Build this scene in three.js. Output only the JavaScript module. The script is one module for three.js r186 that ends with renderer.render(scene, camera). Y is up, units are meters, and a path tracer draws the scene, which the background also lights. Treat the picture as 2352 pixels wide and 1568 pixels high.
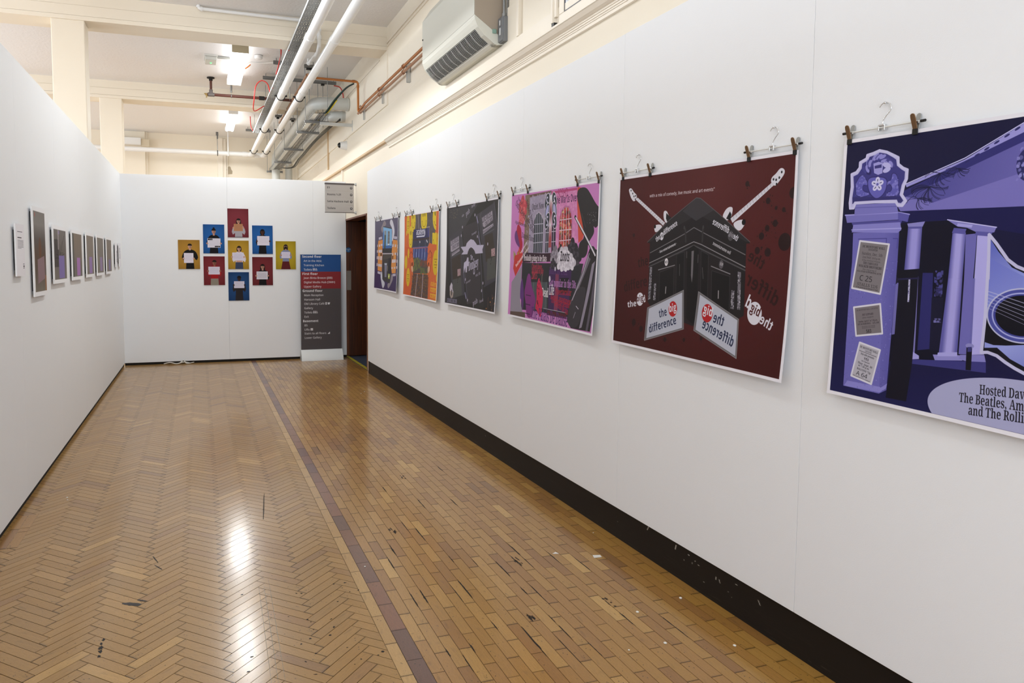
import * as THREE from 'three';
import { RoundedBoxGeometry } from 'three/addons/geometries/RoundedBoxGeometry.js';
import { mergeGeometries, toCreasedNormals } from 'three/addons/utils/BufferGeometryUtils.js';
import { ImprovedNoise } from 'three/addons/math/ImprovedNoise.js';
import { RectAreaLightUniformsLib } from 'three/addons/lights/RectAreaLightUniformsLib.js';

// ---------------------------------------------------------------- camera, sky, large lights, exposure
const scene = new THREE.Scene();
const camera = new THREE.PerspectiveCamera(2 * Math.atan(784 / 1682.44) * 180 / Math.PI, 2352 / 1568, 0.05, 200);
camera.position.set(0, 1.458, 0);
{
  const m = new THREE.Matrix4().makeBasis(
    new THREE.Vector3(0.94604, 0.00259, 0.32404),
    new THREE.Vector3(0.0199, 0.99762, -0.06607),
    new THREE.Vector3(-0.32344, 0.06895, 0.94373));
  camera.quaternion.setFromRotationMatrix(m);
}
camera.setViewOffset(2352, 1568, 140.37, 67.29, 2352, 1568);   // the lens is shifted a little to the right and down
camera.updateMatrixWorld(true);
scene.add(camera);

scene.background = new THREE.Color(0.62, 0.74, 0.95);
scene.backgroundIntensity = 1.8;

const renderer = new THREE.WebGLRenderer({ antialias: true });
renderer.toneMapping = THREE.LinearToneMapping;
renderer.toneMappingExposure = 1.56;
renderer.shadowMap.enabled = true;
RectAreaLightUniformsLib.init();

const LAMP_DOWN = 25;         // luminance of the fluorescent diffusers
const DAY = new THREE.Color(0.86, 0.93, 1.0);
const WINDOWS = [-14.7, -10.5, -6.6, -2.6, 1.4];           // tall windows on the far left side of the hall, z of their centres
const FRONT_WINDOWS = [-1.6, 0.95];                  // and behind the camera, x of their centres
for (const z of WINDOWS) { const l = new THREE.RectAreaLight(DAY, 3.7, 2.2, 2.4); l.position.set(-6.18, 2.25, z); l.lookAt(0, 2.25, z); scene.add(l); }
for (const x of FRONT_WINDOWS) { const l = new THREE.RectAreaLight(DAY, 3.3, 2.0, 2.5); l.position.set(x, 2.15, 3.48); l.lookAt(x, 2.15, 0); scene.add(l); }

// ---------------------------------------------------------------- helpers
let seed = 20240611;
const rnd = () => { seed = (seed * 1664525 + 1013904223) >>> 0; return seed / 4294967296; };
const noise = new ImprovedNoise();
const names = new Map();
function numbered(n) { const k = names.get(n) ?? 0; names.set(n, k + 1); return k ? n + '_' + String(k).padStart(3, '0') : n; }
function tag(o, label, category, group) { o.userData.label = label; if (category) o.userData.category = category; if (group) o.userData.group = group; return o; }
function thing(name, label, category, pos = [0, 0, 0], turn = 0, group) {
  const o = new THREE.Group(); o.name = numbered(name); o.position.set(...pos); o.rotation.y = turn; scene.add(o);
  return tag(o, label, category, group);
}
function struct(name, parent) { const o = new THREE.Group(); o.name = name; o.userData.kind = 'structure'; scene.add(o); return o; }
function obj(name, geos, mat, parent = scene) {
  const list = (Array.isArray(geos) ? geos : [geos]);
  const g = list.length > 1 ? mergeGeometries(list.map(x => { const y = x.index ? x.toNonIndexed() : x; for (const k of Object.keys(y.attributes)) if (!['position', 'normal', 'uv'].includes(k)) y.deleteAttribute(k); return y; })) : list[0];
  const m = new THREE.Mesh(g, mat); m.name = parent === scene ? numbered(name) : name; m.castShadow = m.receiveShadow = true; parent.add(m); return m;
}
const pieces = (name, geos, mat, parent) => geos.map(g => obj(name, g, mat, parent));
const box = (w, h, d, x = 0, y = 0, z = 0) => new THREE.BoxGeometry(w, h, d).translate(x, y, z);
const span = (x0, x1, y0, y1, z0, z1) => box(x1 - x0, y1 - y0, z1 - z0, (x0 + x1) / 2, (y0 + y1) / 2, (z0 + z1) / 2);
const rbox = (w, h, d, r, x = 0, y = 0, z = 0, s = 2) => new RoundedBoxGeometry(w, h, d, s, r).translate(x, y, z);
const rspan = (x0, x1, y0, y1, z0, z1, r) => rbox(x1 - x0, y1 - y0, z1 - z0, r, (x0 + x1) / 2, (y0 + y1) / 2, (z0 + z1) / 2);
const V = (x, y, z) => new THREE.Vector3(x, y, z);
function rod(a, b, r, seg = 12) {
  const A = V(...a), B = V(...b), d = B.clone().sub(A), L = d.length();
  return new THREE.CylinderGeometry(r, r, L, seg).applyQuaternion(new THREE.Quaternion().setFromUnitVectors(V(0, 1, 0), d.normalize())).translate((a[0] + b[0]) / 2, (a[1] + b[1]) / 2, (a[2] + b[2]) / 2);
}
function pipe(pts, r, bend = 0.08, seg = 14) {           // straight runs joined by rounded elbows
  const P = pts.map(p => V(...p)), path = new THREE.CurvePath(); let last = P[0];
  for (let i = 1; i < P.length - 1; i++) {
    const u = P[i].clone().sub(P[i - 1]).normalize(), w = P[i + 1].clone().sub(P[i]).normalize();
    const a = P[i].clone().addScaledVector(u, -bend), b = P[i].clone().addScaledVector(w, bend);
    path.add(new THREE.LineCurve3(last, a)); path.add(new THREE.QuadraticBezierCurve3(a, P[i].clone(), b)); last = b;
  }
  path.add(new THREE.LineCurve3(last, P[P.length - 1]));
  const out = [];
  for (const c of path.curves) out.push(new THREE.TubeGeometry(c, c.isLineCurve3 ? 1 : 8, r, seg));
  for (const [end, dir] of [[P[0], P[0].clone().sub(P[1])], [P[P.length - 1], P[P.length - 1].clone().sub(P[P.length - 2])]])
    out.push(new THREE.CircleGeometry(r, seg).applyQuaternion(new THREE.Quaternion().setFromUnitVectors(V(0, 0, 1), dir.normalize())).translate(end.x, end.y, end.z));
  return out;
}
const cable = (pts, r, n = 24, seg = 8) => new THREE.TubeGeometry(new THREE.CatmullRomCurve3(pts.map(p => V(...p))), n, r, seg);
function extrudeZ(profile, z0, z1) {                     // closed profile of [x, y] swept along z
  const s = new THREE.Shape(profile.map(p => new THREE.Vector2(p[0], p[1])));
  return new THREE.ExtrudeGeometry(s, { depth: z1 - z0, bevelEnabled: false, steps: 1 }).translate(0, 0, z0);
}
function metric(g) {                                     // uv in metres from the dominant side
  const p = g.attributes.position, n = g.attributes.normal, uv = new Float32Array(p.count * 2);
  for (let i = 0; i < p.count; i++) {
    const ax = Math.abs(n.getX(i)), ay = Math.abs(n.getY(i)), az = Math.abs(n.getZ(i));
    if (ax >= ay && ax >= az) { uv[2 * i] = p.getZ(i); uv[2 * i + 1] = p.getY(i); }
    else if (ay >= az) { uv[2 * i] = p.getX(i); uv[2 * i + 1] = p.getZ(i); }
    else { uv[2 * i] = p.getX(i); uv[2 * i + 1] = p.getY(i); }
  }
  g.setAttribute('uv', new THREE.BufferAttribute(uv, 2)); return g;
}
const wallbox = (...a) => metric(span(...a));
function canvas(w, h) { const c = document.createElement('canvas'); c.width = w; c.height = h; return c; }
function tex(c, srgb = true, repeat) {
  const t = new THREE.CanvasTexture(c); if (srgb) t.colorSpace = THREE.SRGBColorSpace; t.anisotropy = 8;
  if (repeat) { t.wrapS = t.wrapT = THREE.RepeatWrapping; t.repeat.set(...repeat); } return t;
}
function dataTex(n, m, f, srgb = false) {                // f(i, j) -> grey or [r, g, b], 0..255, wrapping
  const d = new Uint8Array(n * m * 4);
  for (let j = 0; j < m; j++) for (let i = 0; i < n; i++) { let v = f(i, j); if (typeof v === 'number') v = [v, v, v]; const k = 4 * (j * n + i); d[k] = v[0]; d[k + 1] = v[1]; d[k + 2] = v[2]; d[k + 3] = 255; }
  const t = new THREE.DataTexture(d, n, m); t.wrapS = t.wrapT = THREE.RepeatWrapping; t.magFilter = THREE.LinearFilter; t.minFilter = THREE.LinearMipmapLinearFilter; t.generateMipmaps = true; t.needsUpdate = true; if (srgb) t.colorSpace = THREE.SRGBColorSpace; return t;
}
const clamp = (v, a = 0, b = 255) => Math.max(a, Math.min(b, v));
// periodic noise on a torus: blend of shifted lookups
function pn(x, y, px, py, z = 0) {
  const fx = x / px, fy = y / py, a = noise.noise(x, y, z), b = noise.noise(x - px, y, z), c = noise.noise(x, y - py, z), d = noise.noise(x - px, y - py, z);
  return (a * (1 - fx) + b * fx) * (1 - fy) + (c * (1 - fx) + d * fx) * fy;
}

// ---------------------------------------------------------------- materials
const rollerTex = dataTex(256, 256, (i, j) => clamp(128 + 60 * pn(i / 4, j / 4, 64, 64) + 50 * pn(i / 2, j / 2, 128, 128, 3) + 30 * pn(i / 16, j / 16, 16, 16, 7)));
rollerTex.repeat.set(4, 4);
const artexTex = dataTex(512, 512, (i, j) => { const u = i / 512 * 12, v = j / 512 * 12, w = 1.6 * pn(u, v, 12, 12, 1), q = pn(i / 512 * 24, j / 512 * 24, 24, 24, 5); return clamp(128 + 70 * Math.sin(6 * (w + q)) + 60 * pn(i / 512 * 64, j / 512 * 64, 64, 64, 2)); });
artexTex.repeat.set(1.2, 1.2);
const S = (color, rough = 0.6, extra = {}) => new THREE.MeshStandardMaterial({ color, roughness: rough, ...extra });
const M = {
  panel: S(0xf1f3f6, 0.55, { bumpMap: rollerTex, bumpScale: 0.0006 }),
  panelEdge: S(0xd8d2c8, 0.8),
  cream: S(0xf3e9d6, 0.5, { bumpMap: rollerTex, bumpScale: 0.0005 }),
  creamTrim: S(0xf3e9d8, 0.42),
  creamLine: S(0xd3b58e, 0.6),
  ceiling: S(0xf2f0ee, 0.8, { bumpMap: artexTex, bumpScale: 0.0018 }),
  shadowGap: S(0x1b1815, 0.9),
  dark: S(0x14110f, 0.7),
  whiteMetal: S(0xf2f2f0, 0.35),
  whitePlastic: S(0xeeedea, 0.45),
  greyDuct: S(0xc9cac4, 0.4),
  galv: S(0x9a9c9b, 0.42, { metalness: 0.75 }),
  galvDark: S(0x7c7c7a, 0.5, { metalness: 0.6 }),
  copper: S(0xb87743, 0.36, { metalness: 0.7 }),
  copperOld: S(0xa87c5e, 0.45, { metalness: 0.35 }),
  brownPipe: S(0x5d3227, 0.5),
  black: S(0x0d0d0e, 0.45),
  rubber: S(0x0c0b0b, 0.7),
  chrome: S(0xd9dadb, 0.14, { metalness: 1 }),
  bronze: S(0x86694e, 0.3, { metalness: 0.75 }),
  red: S(0xd2352f, 0.5),
  acBeige: S(0xd2d0c4, 0.42),
  acShadedEnd: S(0xa89a89, 0.5),  // same beige paint, darkened to put the unlit end into its colour
  acHood: S(0xd9d8cc, 0.4),
  boxGrey: S(0x77797b, 0.5),
  alu: S(0xc6c8c6, 0.35, { metalness: 0.45 }),
  paper: S(0xf1f1f4, 0.5),
};

// ---------------------------------------------------------------- the setting
const R = 2.054, WX = 2.104, L = -1.008, BZ = -11.047, CEIL = 4.16, FAR = -16.92, BEAMS = [-8.442, -12.25, -4.63, -0.82];

// ---- floor: base, wood blocks
const floor = struct('floor');
// sixteen worn oak blocks: fine grain along the block, dark old dirt along the joints and feathering in at the ends
const NB = 16, grainTex = (() => {
  const W = 512, H = 112, c = canvas(1024, 1024), x = c.getContext('2d'), im = x.createImageData(1024, 1024);
  for (let k = 0; k < NB; k++) {
    const ox = (k % 2) * W, oy = Math.floor(k / 2) * 128, f = 26 + 18 * rnd(), bow = (rnd() - 0.5) * 1.4, ph = rnd() * 9, e0 = 4 + 12 * rnd(), e1 = 4 + 16 * rnd(), ray = rnd() < 0.3;
    for (let j = 0; j < 128; j++) for (let i = 0; i < W; i++) {
      const u = i / W, v = Math.min(j, H - 1) / H, q = noise.noise(u * 3 + k * 7, v * 2, ph), w = v + bow * (u - 0.5) * (u - 0.5) + 0.10 * q;
      let g = 222 + 20 * noise.noise(u * 5, w * f, k * 3.1) + 15 * noise.noise(u * 20, w * f * 2.6, k + 40) + 12 * Math.sin(w * f * 2.2 + ph) * (0.5 + q);
      if (noise.noise(u * 34, v * 46, k * 5.3) > 0.45) g -= 26;
      if (ray) g += 8 * Math.sin(u * 150 + 8 * noise.noise(u * 6, v * 6, k)) * noise.noise(u * 4, v * 3, k + 9);
      const jag = 0.5 + 0.5 * noise.noise(v * 22, k * 2.7, 1) + 0.4 * noise.noise(v * 60, k, 5), dl = i / (e0 * Math.max(0.15, jag)), dr = (W - 1 - i) / (e1 * Math.max(0.15, 1.2 - jag)), dt = Math.min(j, H - 1 - Math.min(j, H - 1)) / (2.4 + 2.2 * Math.max(0, noise.noise(u * 9, k, 3)));
      const dirt = Math.max(Math.exp(-dl * 1.6), Math.exp(-dr * 1.6), 0.62 * Math.exp(-dt * 1.5)) + 0.7 * Math.max(0, noise.noise(u * 4 + k, v * 2, k * 1.9) - 0.42);
      const t = clamp(dirt, 0, 1) * 0.72, p = 4 * ((oy + j) * 1024 + ox + i);
      im.data[p] = clamp(g * (1 - t) + 74 * t); im.data[p + 1] = clamp(g * 0.99 * (1 - t) + 72 * t); im.data[p + 2] = clamp(g * 0.975 * (1 - t) + 74 * t); im.data[p + 3] = 255;
    }
    for (let n = 0; n < 7; n++) if (rnd() < 0.6) { const cx = ox + 20 + rnd() * (W - 40), cy = oy + 12 + rnd() * (H - 24), r = 1.5 + 3 * rnd(); for (let j = -4; j <= 4; j++) for (let i = -7; i <= 7; i++) if (i * i / (r * r * 2.4) + j * j / (r * r) < 1) { const p = 4 * ((Math.floor(cy) + j) * 1024 + Math.floor(cx) + i); for (let q = 0; q < 3; q++) im.data[p + q] *= 0.55; } }
  }
  x.putImageData(im, 0, 0); const t = tex(c); t.flipY = false; return t;
})();
const varnishTex = dataTex(256, 256, (i, j) => clamp(128 + 60 * pn(i / 256 * 20, j / 256 * 20, 20, 20, 1) + 40 * pn(i / 256 * 70, j / 256 * 70, 70, 70, 6)));
varnishTex.repeat.set(3, 3);
const woodMat = (c, extra = {}) => new THREE.MeshPhysicalMaterial({ color: c, map: grainTex, roughness: 0.5, specularIntensity: 0.6, bumpMap: varnishTex, bumpScale: 0.0008, clearcoat: 0.8, clearcoatRoughness: 0.165, ...extra });
const TONES = [0x9f7542, 0xa97d44, 0xb2853f, 0xb08647, 0xb58a49, 0xb98d4b, 0xc29551, 0xcda15c].map(c => woodMat(c));
const TONES2 = [0x966a33, 0xa27236, 0xab7a36, 0xb4833c, 0xb8883c, 0xbc8d42, 0xc6974b, 0xd3a658].map(c => woodMat(c));
const STRIP = [0x84533a, 0x74493a, 0x8c593e, 0x6f4a3c].map(c => woodMat(c));
const BORDER = [0xc9a061, 0xc49a5c, 0xcfa668].map(c => woodMat(c));
obj('subfloor', metric(span(-6.4, 4.2, -0.16, -0.0035, -17.1, 3.7)), S(0x2c2118, 0.8), floor);
function clip(poly, x0, x1, z0, z1) {
  const cut = (P, f) => { const o = []; for (let i = 0; i < P.length; i++) { const a = P[i], b = P[(i + 1) % P.length], fa = f(a), fb = f(b); if (fa >= 0) o.push(a); if ((fa >= 0) !== (fb >= 0)) { const t = fa / (fa - fb); o.push([a[0] + (b[0] - a[0]) * t, a[1] + (b[1] - a[1]) * t]); } } return o; };
  let P = poly; for (const f of [p => p[0] - x0, p => x1 - p[0], p => p[1] - z0, p => z1 - p[1]]) { P = cut(P, f); if (P.length < 3) return []; } return P;
}
function blockGeo(poly, rect, cell) {                   // a bevelled wood block with its top at y = 0; poly in (x, z)
  let area = 0; for (let i = 0; i < poly.length; i++) { const a = poly[i], b = poly[(i + 1) % poly.length]; area += a[0] * b[1] - b[0] * a[1]; }
  const P = area > 0 ? poly : poly.slice().reverse(), n = P.length, inset = d => P.map((p, i) => {
    const a = P[(i + n - 1) % n], b = P[(i + 1) % n]; let e = [p[0] - a[0], p[1] - a[1]], f = [b[0] - p[0], b[1] - p[1]];
    const le = Math.hypot(...e) || 1, lf = Math.hypot(...f) || 1; e = [-e[1] / le, e[0] / le]; f = [-f[1] / lf, f[0] / lf];
    const k = d / Math.max(0.35, 1 + e[0] * f[0] + e[1] * f[1]); return [p[0] + (e[0] + f[0]) * k, p[1] + (e[1] + f[1]) * k];
  });
  const lo = inset(0.00035), hi = inset(0.0009), pos = [], uv = [], [o, a, b] = rect, la = a[0] * a[0] + a[1] * a[1], lb = b[0] * b[0] + b[1] * b[1];
  const put = (p, y) => { pos.push(p[0], y, p[1]); const x = p[0] - o[0], z = p[1] - o[1], u = clamp((x * a[0] + z * a[1]) / la, 0.003, 0.997), v = clamp((x * b[0] + z * b[1]) / lb, 0.01, 0.99); uv.push(((cell % 2) + u) / 2, (Math.floor(cell / 2) * 128 + v * 112) / 1024); };
  for (let i = 1; i < n - 1; i++) { put(hi[0], 0); put(hi[i + 1], 0); put(hi[i], 0); }
  for (let i = 0; i < n; i++) { const j = (i + 1) % n; put(hi[i], 0); put(hi[j], 0); put(lo[i], -0.004); put(hi[j], 0); put(lo[j], -0.004); put(lo[i], -0.004); }
  const g = new THREE.BufferGeometry(); g.setAttribute('position', new THREE.Float32BufferAttribute(pos, 3)); g.setAttribute('uv', new THREE.Float32BufferAttribute(uv, 2)); g.computeVertexNormals(); return g;
}
const ZF = BZ - 0.02, ZN = -1.15;
const proj = V(0, 0, 0);
function seen(x, z) {                                    // rough size on screen, 0 outside the frame
  proj.set(x, 0, z).project(camera); if (Math.abs(proj.x) > 1.03 || Math.abs(proj.y) > 1.04 || z > -1.2) return 0;
  return 1 / ((x * x + z * z + 2.1) * Math.hypot(x, z, 1.4));
}
const fields = { herringbone_block: [], straight_block: [], border_block: [], strip_block: [] };
function lay(kind, full, mats, box) {
  const P = clip(full, ...box), rect = [full[0], [full[3][0] - full[0][0], full[3][1] - full[0][1]], [full[1][0] - full[0][0], full[1][1] - full[0][1]]]; if (P.length < 3) return; let a = 0, cx = 0, cz = 0; for (let i = 0; i < P.length; i++) { const p = P[i], q = P[(i + 1) % P.length]; a += p[0] * q[1] - q[0] * p[1]; cx += p[0] / P.length; cz += p[1] / P.length; }
  if (Math.abs(a) < 0.0004) return;
  const patch = noise.noise(cx * 1.3, cz * 0.9, 3) * 2.2;
  const t = Math.floor(clamp((rnd() + rnd() + rnd()) / 3 * mats.length + patch, 0, mats.length - 0.01));
  fields[kind].push({ poly: P, rect, mat: mats[t], t, x: cx, z: cz, size: seen(cx, cz) * Math.abs(a), drop: 0.0004 * rnd(), cell: Math.floor(rnd() * NB) });
}
{
  const PX = 0.1655, ST = 0.0683, OV = 0.0332;           // herringbone: column pitch, step down the column, overlap
  for (let i = -4; i < 4; i++) for (let j = -20; j < 185; j++) {
    const x = -0.113 + i * 2 * PX, z = -3.298 + (j - 130) * ST;
    const A = [[x, z], [x + OV, z + ST / 2], [x + OV - PX, z + ST / 2 + PX], [x - PX, z + PX]];
    const B = [[x, z], [x + OV, z - ST / 2], [x + OV + PX, z - ST / 2 + PX], [x + PX, z + PX]];
    lay('herringbone_block', A, TONES, [L - 0.02, 0.6405, ZF, ZN]);
    lay('herringbone_block', B, TONES, [L - 0.02, 0.6405, ZF, ZN]);
  }
  const row = (kind, x0, x1, z, mats) => { for (let k = -42; k < 16; k++) lay(kind, [[x0, z + k * 0.2287], [x1, z + k * 0.2287], [x1, z + (k + 1) * 0.2287], [x0, z + (k + 1) * 0.2287]], mats, [0, 2.095, ZF, ZN]); };
  row('border_block', 0.6405, 0.688, -2.635, BORDER);
  row('strip_block', 0.688, 0.7513, -2.727, STRIP);
  for (let c = 0; c < 28; c++) row('straight_block', 0.7513 + c * 0.0487, 0.7513 + (c + 1) * 0.0487, (c % 2 ? -2.741 : -2.620) + (rnd() - 0.5) * 0.012, TONES2);
}
for (const [kind, list] of Object.entries(fields)) {
  list.sort((a, b) => b.size - a.size);
  const cache = new Map(), rest = new Map();
  list.forEach((b, i) => {
    if (i < 300 && b.size > 0) {
      const cz = b.z, cx = b.x, rel = b.poly.map(p => [p[0] - cx, p[1] - cz]);
      const rr = [[b.rect[0][0] - cx, b.rect[0][1] - cz], b.rect[1], b.rect[2]], key = [rel.map(p => p.map(v => v.toFixed(4))).join(), rr[0].map(v => v.toFixed(4)).join(), b.cell].join(';');
      if (!cache.has(key)) cache.set(key, blockGeo(rel, rr, b.cell));
      const m = obj(kind, cache.get(key), b.mat, floor); m.position.set(cx, -b.drop, cz);
    } else { if (!rest.has(b.mat)) rest.set(b.mat, []); rest.get(b.mat).push(blockGeo(b.poly, b.rect, b.cell).translate(0, -b.drop, 0)); }
  });
  if (rest.size) {                                       // what lies too far off to be picked apart: one part, its tones as material groups
    const mats = [...rest.keys()], g = mergeGeometries(mats.map(m => mergeGeometries(rest.get(m))), true);
    const o = obj(kind.replace('_block', '_field'), g, mats, floor); o.userData.kind = 'stuff';
  }
}
// a patch of straight replacement blocks by the left partition
for (const [x0, x1, z0, z1, c] of [[-0.955, -0.905, -4.68, -4.452, 2], [-0.955, -0.905, -4.45, -4.392, 5], [-0.955, -0.905, -4.39, -4.155, 8], [-1.003, -0.957, -4.672, -4.442, 11], [-1.003, -0.957, -4.44, -4.155, 3]]) {
  const P = [[x0, z0], [x1, z0], [x1, z1], [x0, z1]]; obj('patch_block', blockGeo(P, [P[0], [0, z1 - z0], [x1 - x0, 0]], c).translate(0, 0.0009, 0), TONES2[c % 3 + 1], floor);
}
// scuffs, old glue stains and dents that lie on the varnish
{
  const stain = (name, x, z, a, b, rot, color, opacity, rag = 0.45) => {
    const sh = new THREE.Shape(), n = 22; for (let k = 0; k < n; k++) { const t = k / n * 6.2832, r = 1 - rag + 2 * rag * rnd(); sh[k ? 'lineTo' : 'moveTo'](Math.cos(t) * a * r, Math.sin(t) * b * r); }
    const m = obj(name, new THREE.ExtrudeGeometry(sh, { depth: 0.0002, bevelEnabled: false }).rotateX(-Math.PI / 2), S(color, 0.7, { transparent: true, opacity }), floor); m.position.set(x, 0.0003, z); m.rotation.y = rot;
  };
  stain('glue_stain', -0.30, -3.30, 0.042, 0.014, -0.5, 0x4c4a4a, 0.7, 0.22); stain('glue_stain', -0.262, -3.322, 0.026, 0.007, -0.6, 0x54504e, 0.55, 0.22);
  for (const [z, r] of [[-3.015, 0.008], [-2.985, 0.007], [-2.955, 0.011], [-2.925, 0.009], [-2.89, 0.008]]) stain('stain_spot', -0.381 + (rnd() - 0.5) * 0.006, z, r * 0.7, r * 1.3, 0, 0x2e2c2c, 0.7);
  stain('scratch', 0.335, -4.42, 0.0035, 0.23, -0.09, 0x3a3634, 0.5, 0.2); stain('scratch', -0.232, -3.77, 0.003, 0.05, 0.3, 0x3a3836, 0.6, 0.2); stain('scratch', -0.215, -3.67, 0.003, 0.04, 0.5, 0x3a3836, 0.6, 0.2);
  for (const [x, z] of [[0.148, -3.245], [0.154, -2.708], [0.136, -2.61]]) stain('dent', x, z, 0.006, 0.004, 0.4, 0x191512, 0.9);
  for (let k = 0; k < 26; k++) stain('dent', 0.28 + rnd() * 0.36, -2.5 - rnd() * 0.75, 0.002 + rnd() * 0.004, 0.0015 + rnd() * 0.004, rnd() * 3, 0x2b2421, 0.75);
  // old dirt gathered along some of the joints between the straight courses
  for (let k = 0; k < 34; k++) { const c = 2 + Math.floor(rnd() * 20); stain('wear_mark', 0.7513 + c * 0.0487 + (rnd() - 0.5) * 0.004, -2.3 - rnd() * rnd() * 4.5, 0.0018 + 0.0022 * rnd(), 0.03 + 0.08 * rnd(), 0, 0x1f1b19, 0.6, 0.35); }
  for (const [x, z] of [[1.44, -3.2], [1.63, -2.66], [1.26, -2.62], [1.28, -4.72], [0.96, -3.79]]) for (let k = 0; k < 5; k++) stain('wear_mark', x + (rnd() - 0.5) * 0.03, z + (rnd() - 0.5) * 0.09, 0.002 + 0.004 * rnd(), 0.006 + 0.02 * rnd(), (rnd() - 0.5) * 0.2, 0x2b2624, 0.45, 0.3);
  for (const x of [0.215, 0.238, 0.262]) stain('drag_mark', x, -2.9, 0.0012, 0.45, -0.02, 0xd8c6a6, 0.35, 0.15);
}
// plain boards beyond the visible blocks
obj('floor_boards', [metric(span(L - 0.02, 2.06, -0.0034, -0.0004, ZN + 0.002, 3.5)), metric(span(-6.2, L - 0.06, -0.0034, -0.0004, -16.9, 3.5)), metric(span(L - 0.02, 2.06, -0.0034, -0.0004, -16.9, BZ - 0.06))], S(0xa9824f, 0.5), floor);

// ---- ceiling and beams
const ceiling = struct('ceiling');
obj('ceiling_slab', metric(span(-6.4, 2.35, CEIL, CEIL + 0.2, -17.1, 3.7)), M.ceiling, ceiling);
BEAMS.forEach((z, i) => {
  const b = struct('trim_' + (i + 1));                   // a downstand beam with three stepped bands
  const g = [
    wallbox(-6.2, WX, 3.9, CEIL + 0.01, z - 0.37, z - 0.02),
    wallbox(-6.2, WX, 4.047, CEIL + 0.01, z - 0.021, z - 0.016),
    wallbox(-6.2, WX, 3.941, 4.043, z - 0.021, z - 0.008),
    wallbox(-6.2, WX, 3.895, 3.937, z - 0.37, z),
  ];
  obj('beam', g, M.cream, b);
});
// columns under the beams
[-8.442, -12.25, -4.63, -0.82].forEach((z, i) => {
  const c = struct('column_' + (i + 1));
  obj('shaft', metric(rspan(-1.37, -1.06, 0, 3.9, z - 0.27, z - 0.01, 0.012)), M.cream, c);
});

// ---- building wall on the right, with doorway and panelled upper part
const wallRight = struct('wall_right');
obj('wall', [
  wallbox(WX, 2.3, 2.09, CEIL, -16.92, 3.6), wallbox(WX, 2.3, 0, 2.09, -16.92, -11.16), wallbox(WX, 2.3, 0, 2.09, -9.56, 3.6),
], M.cream, wallRight);
for (const [z0, z1] of [[-16.9, -12.475], [-12.43, -8.40]]) obj('upper_panel', metric(rspan(2.088, WX + 0.01, 3.265, 3.85, z0, z1, 0.004)), M.cream, wallRight);
for (const [z0, z1] of [[-16.9, -12.42], [-12.36, -4.7], [-4.63, -4.12]]) obj('lower_panel', metric(rspan(2.092, WX + 0.01, 2.985, 3.245, z0, z1, 0.004)), M.cream, wallRight);
obj('wide_rail', wallbox(2.078, WX + 0.01, 2.865, 2.985, -16.9, 3.5), M.creamTrim, wallRight);
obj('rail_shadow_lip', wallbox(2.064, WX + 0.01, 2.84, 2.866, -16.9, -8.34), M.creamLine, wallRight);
obj('batten', metric(rspan(2.07, WX + 0.01, 2.99, 3.86, -12.48, -12.425, 0.004)), M.creamLine, wallRight);
obj('batten', metric(rspan(2.07, WX + 0.01, 2.985, CEIL, -4.69, -4.655, 0.003)), M.creamTrim, wallRight);
obj('batten', metric(rspan(2.075, WX + 0.01, 2.09, 2.84, -11.24, -11.17, 0.004)), M.creamTrim, wallRight);
obj('rail_shadow_lip', wallbox(2.07, WX + 0.01, 2.861, 2.8655, -8.34, 3.5), M.creamLine, wallRight);  // thin tan strip, colours in the shadow line along the rail
obj('picture_rail', extrudeZ([[2.11, 2.866], [2.035, 2.866], [2.035, 2.853], [2.041, 2.85], [2.046, 2.842], [2.056, 2.828], [2.07, 2.819], [2.076, 2.818], [2.076, 2.808], [2.081, 2.806], [2.081, 2.797], [2.086, 2.795], [2.086, 2.787], [2.09, 2.785], [2.09, 2.768], [2.098, 2.764], [2.11, 2.764]], -8.34, 3.5), M.creamTrim, wallRight);
pieces('conduit_strip', [metric(rspan(2.09, WX + 0.01, 3.963, 3.982, -8.42, 3.5, 0.003)), metric(rspan(2.092, WX + 0.01, 3.925, 3.938, -8.42, 3.5, 0.003))], M.creamTrim, wallRight);
obj('conduit_strip', metric(rspan(2.09, WX + 0.01, 3.857, 3.872, -16.9, -8.8, 0.003)), M.creamTrim, wallRight);
obj('cover_strip', metric(rspan(2.094, WX + 0.01, 3.26, 3.9, -8.415, -8.395, 0.002)), M.creamTrim, wallRight);

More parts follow.
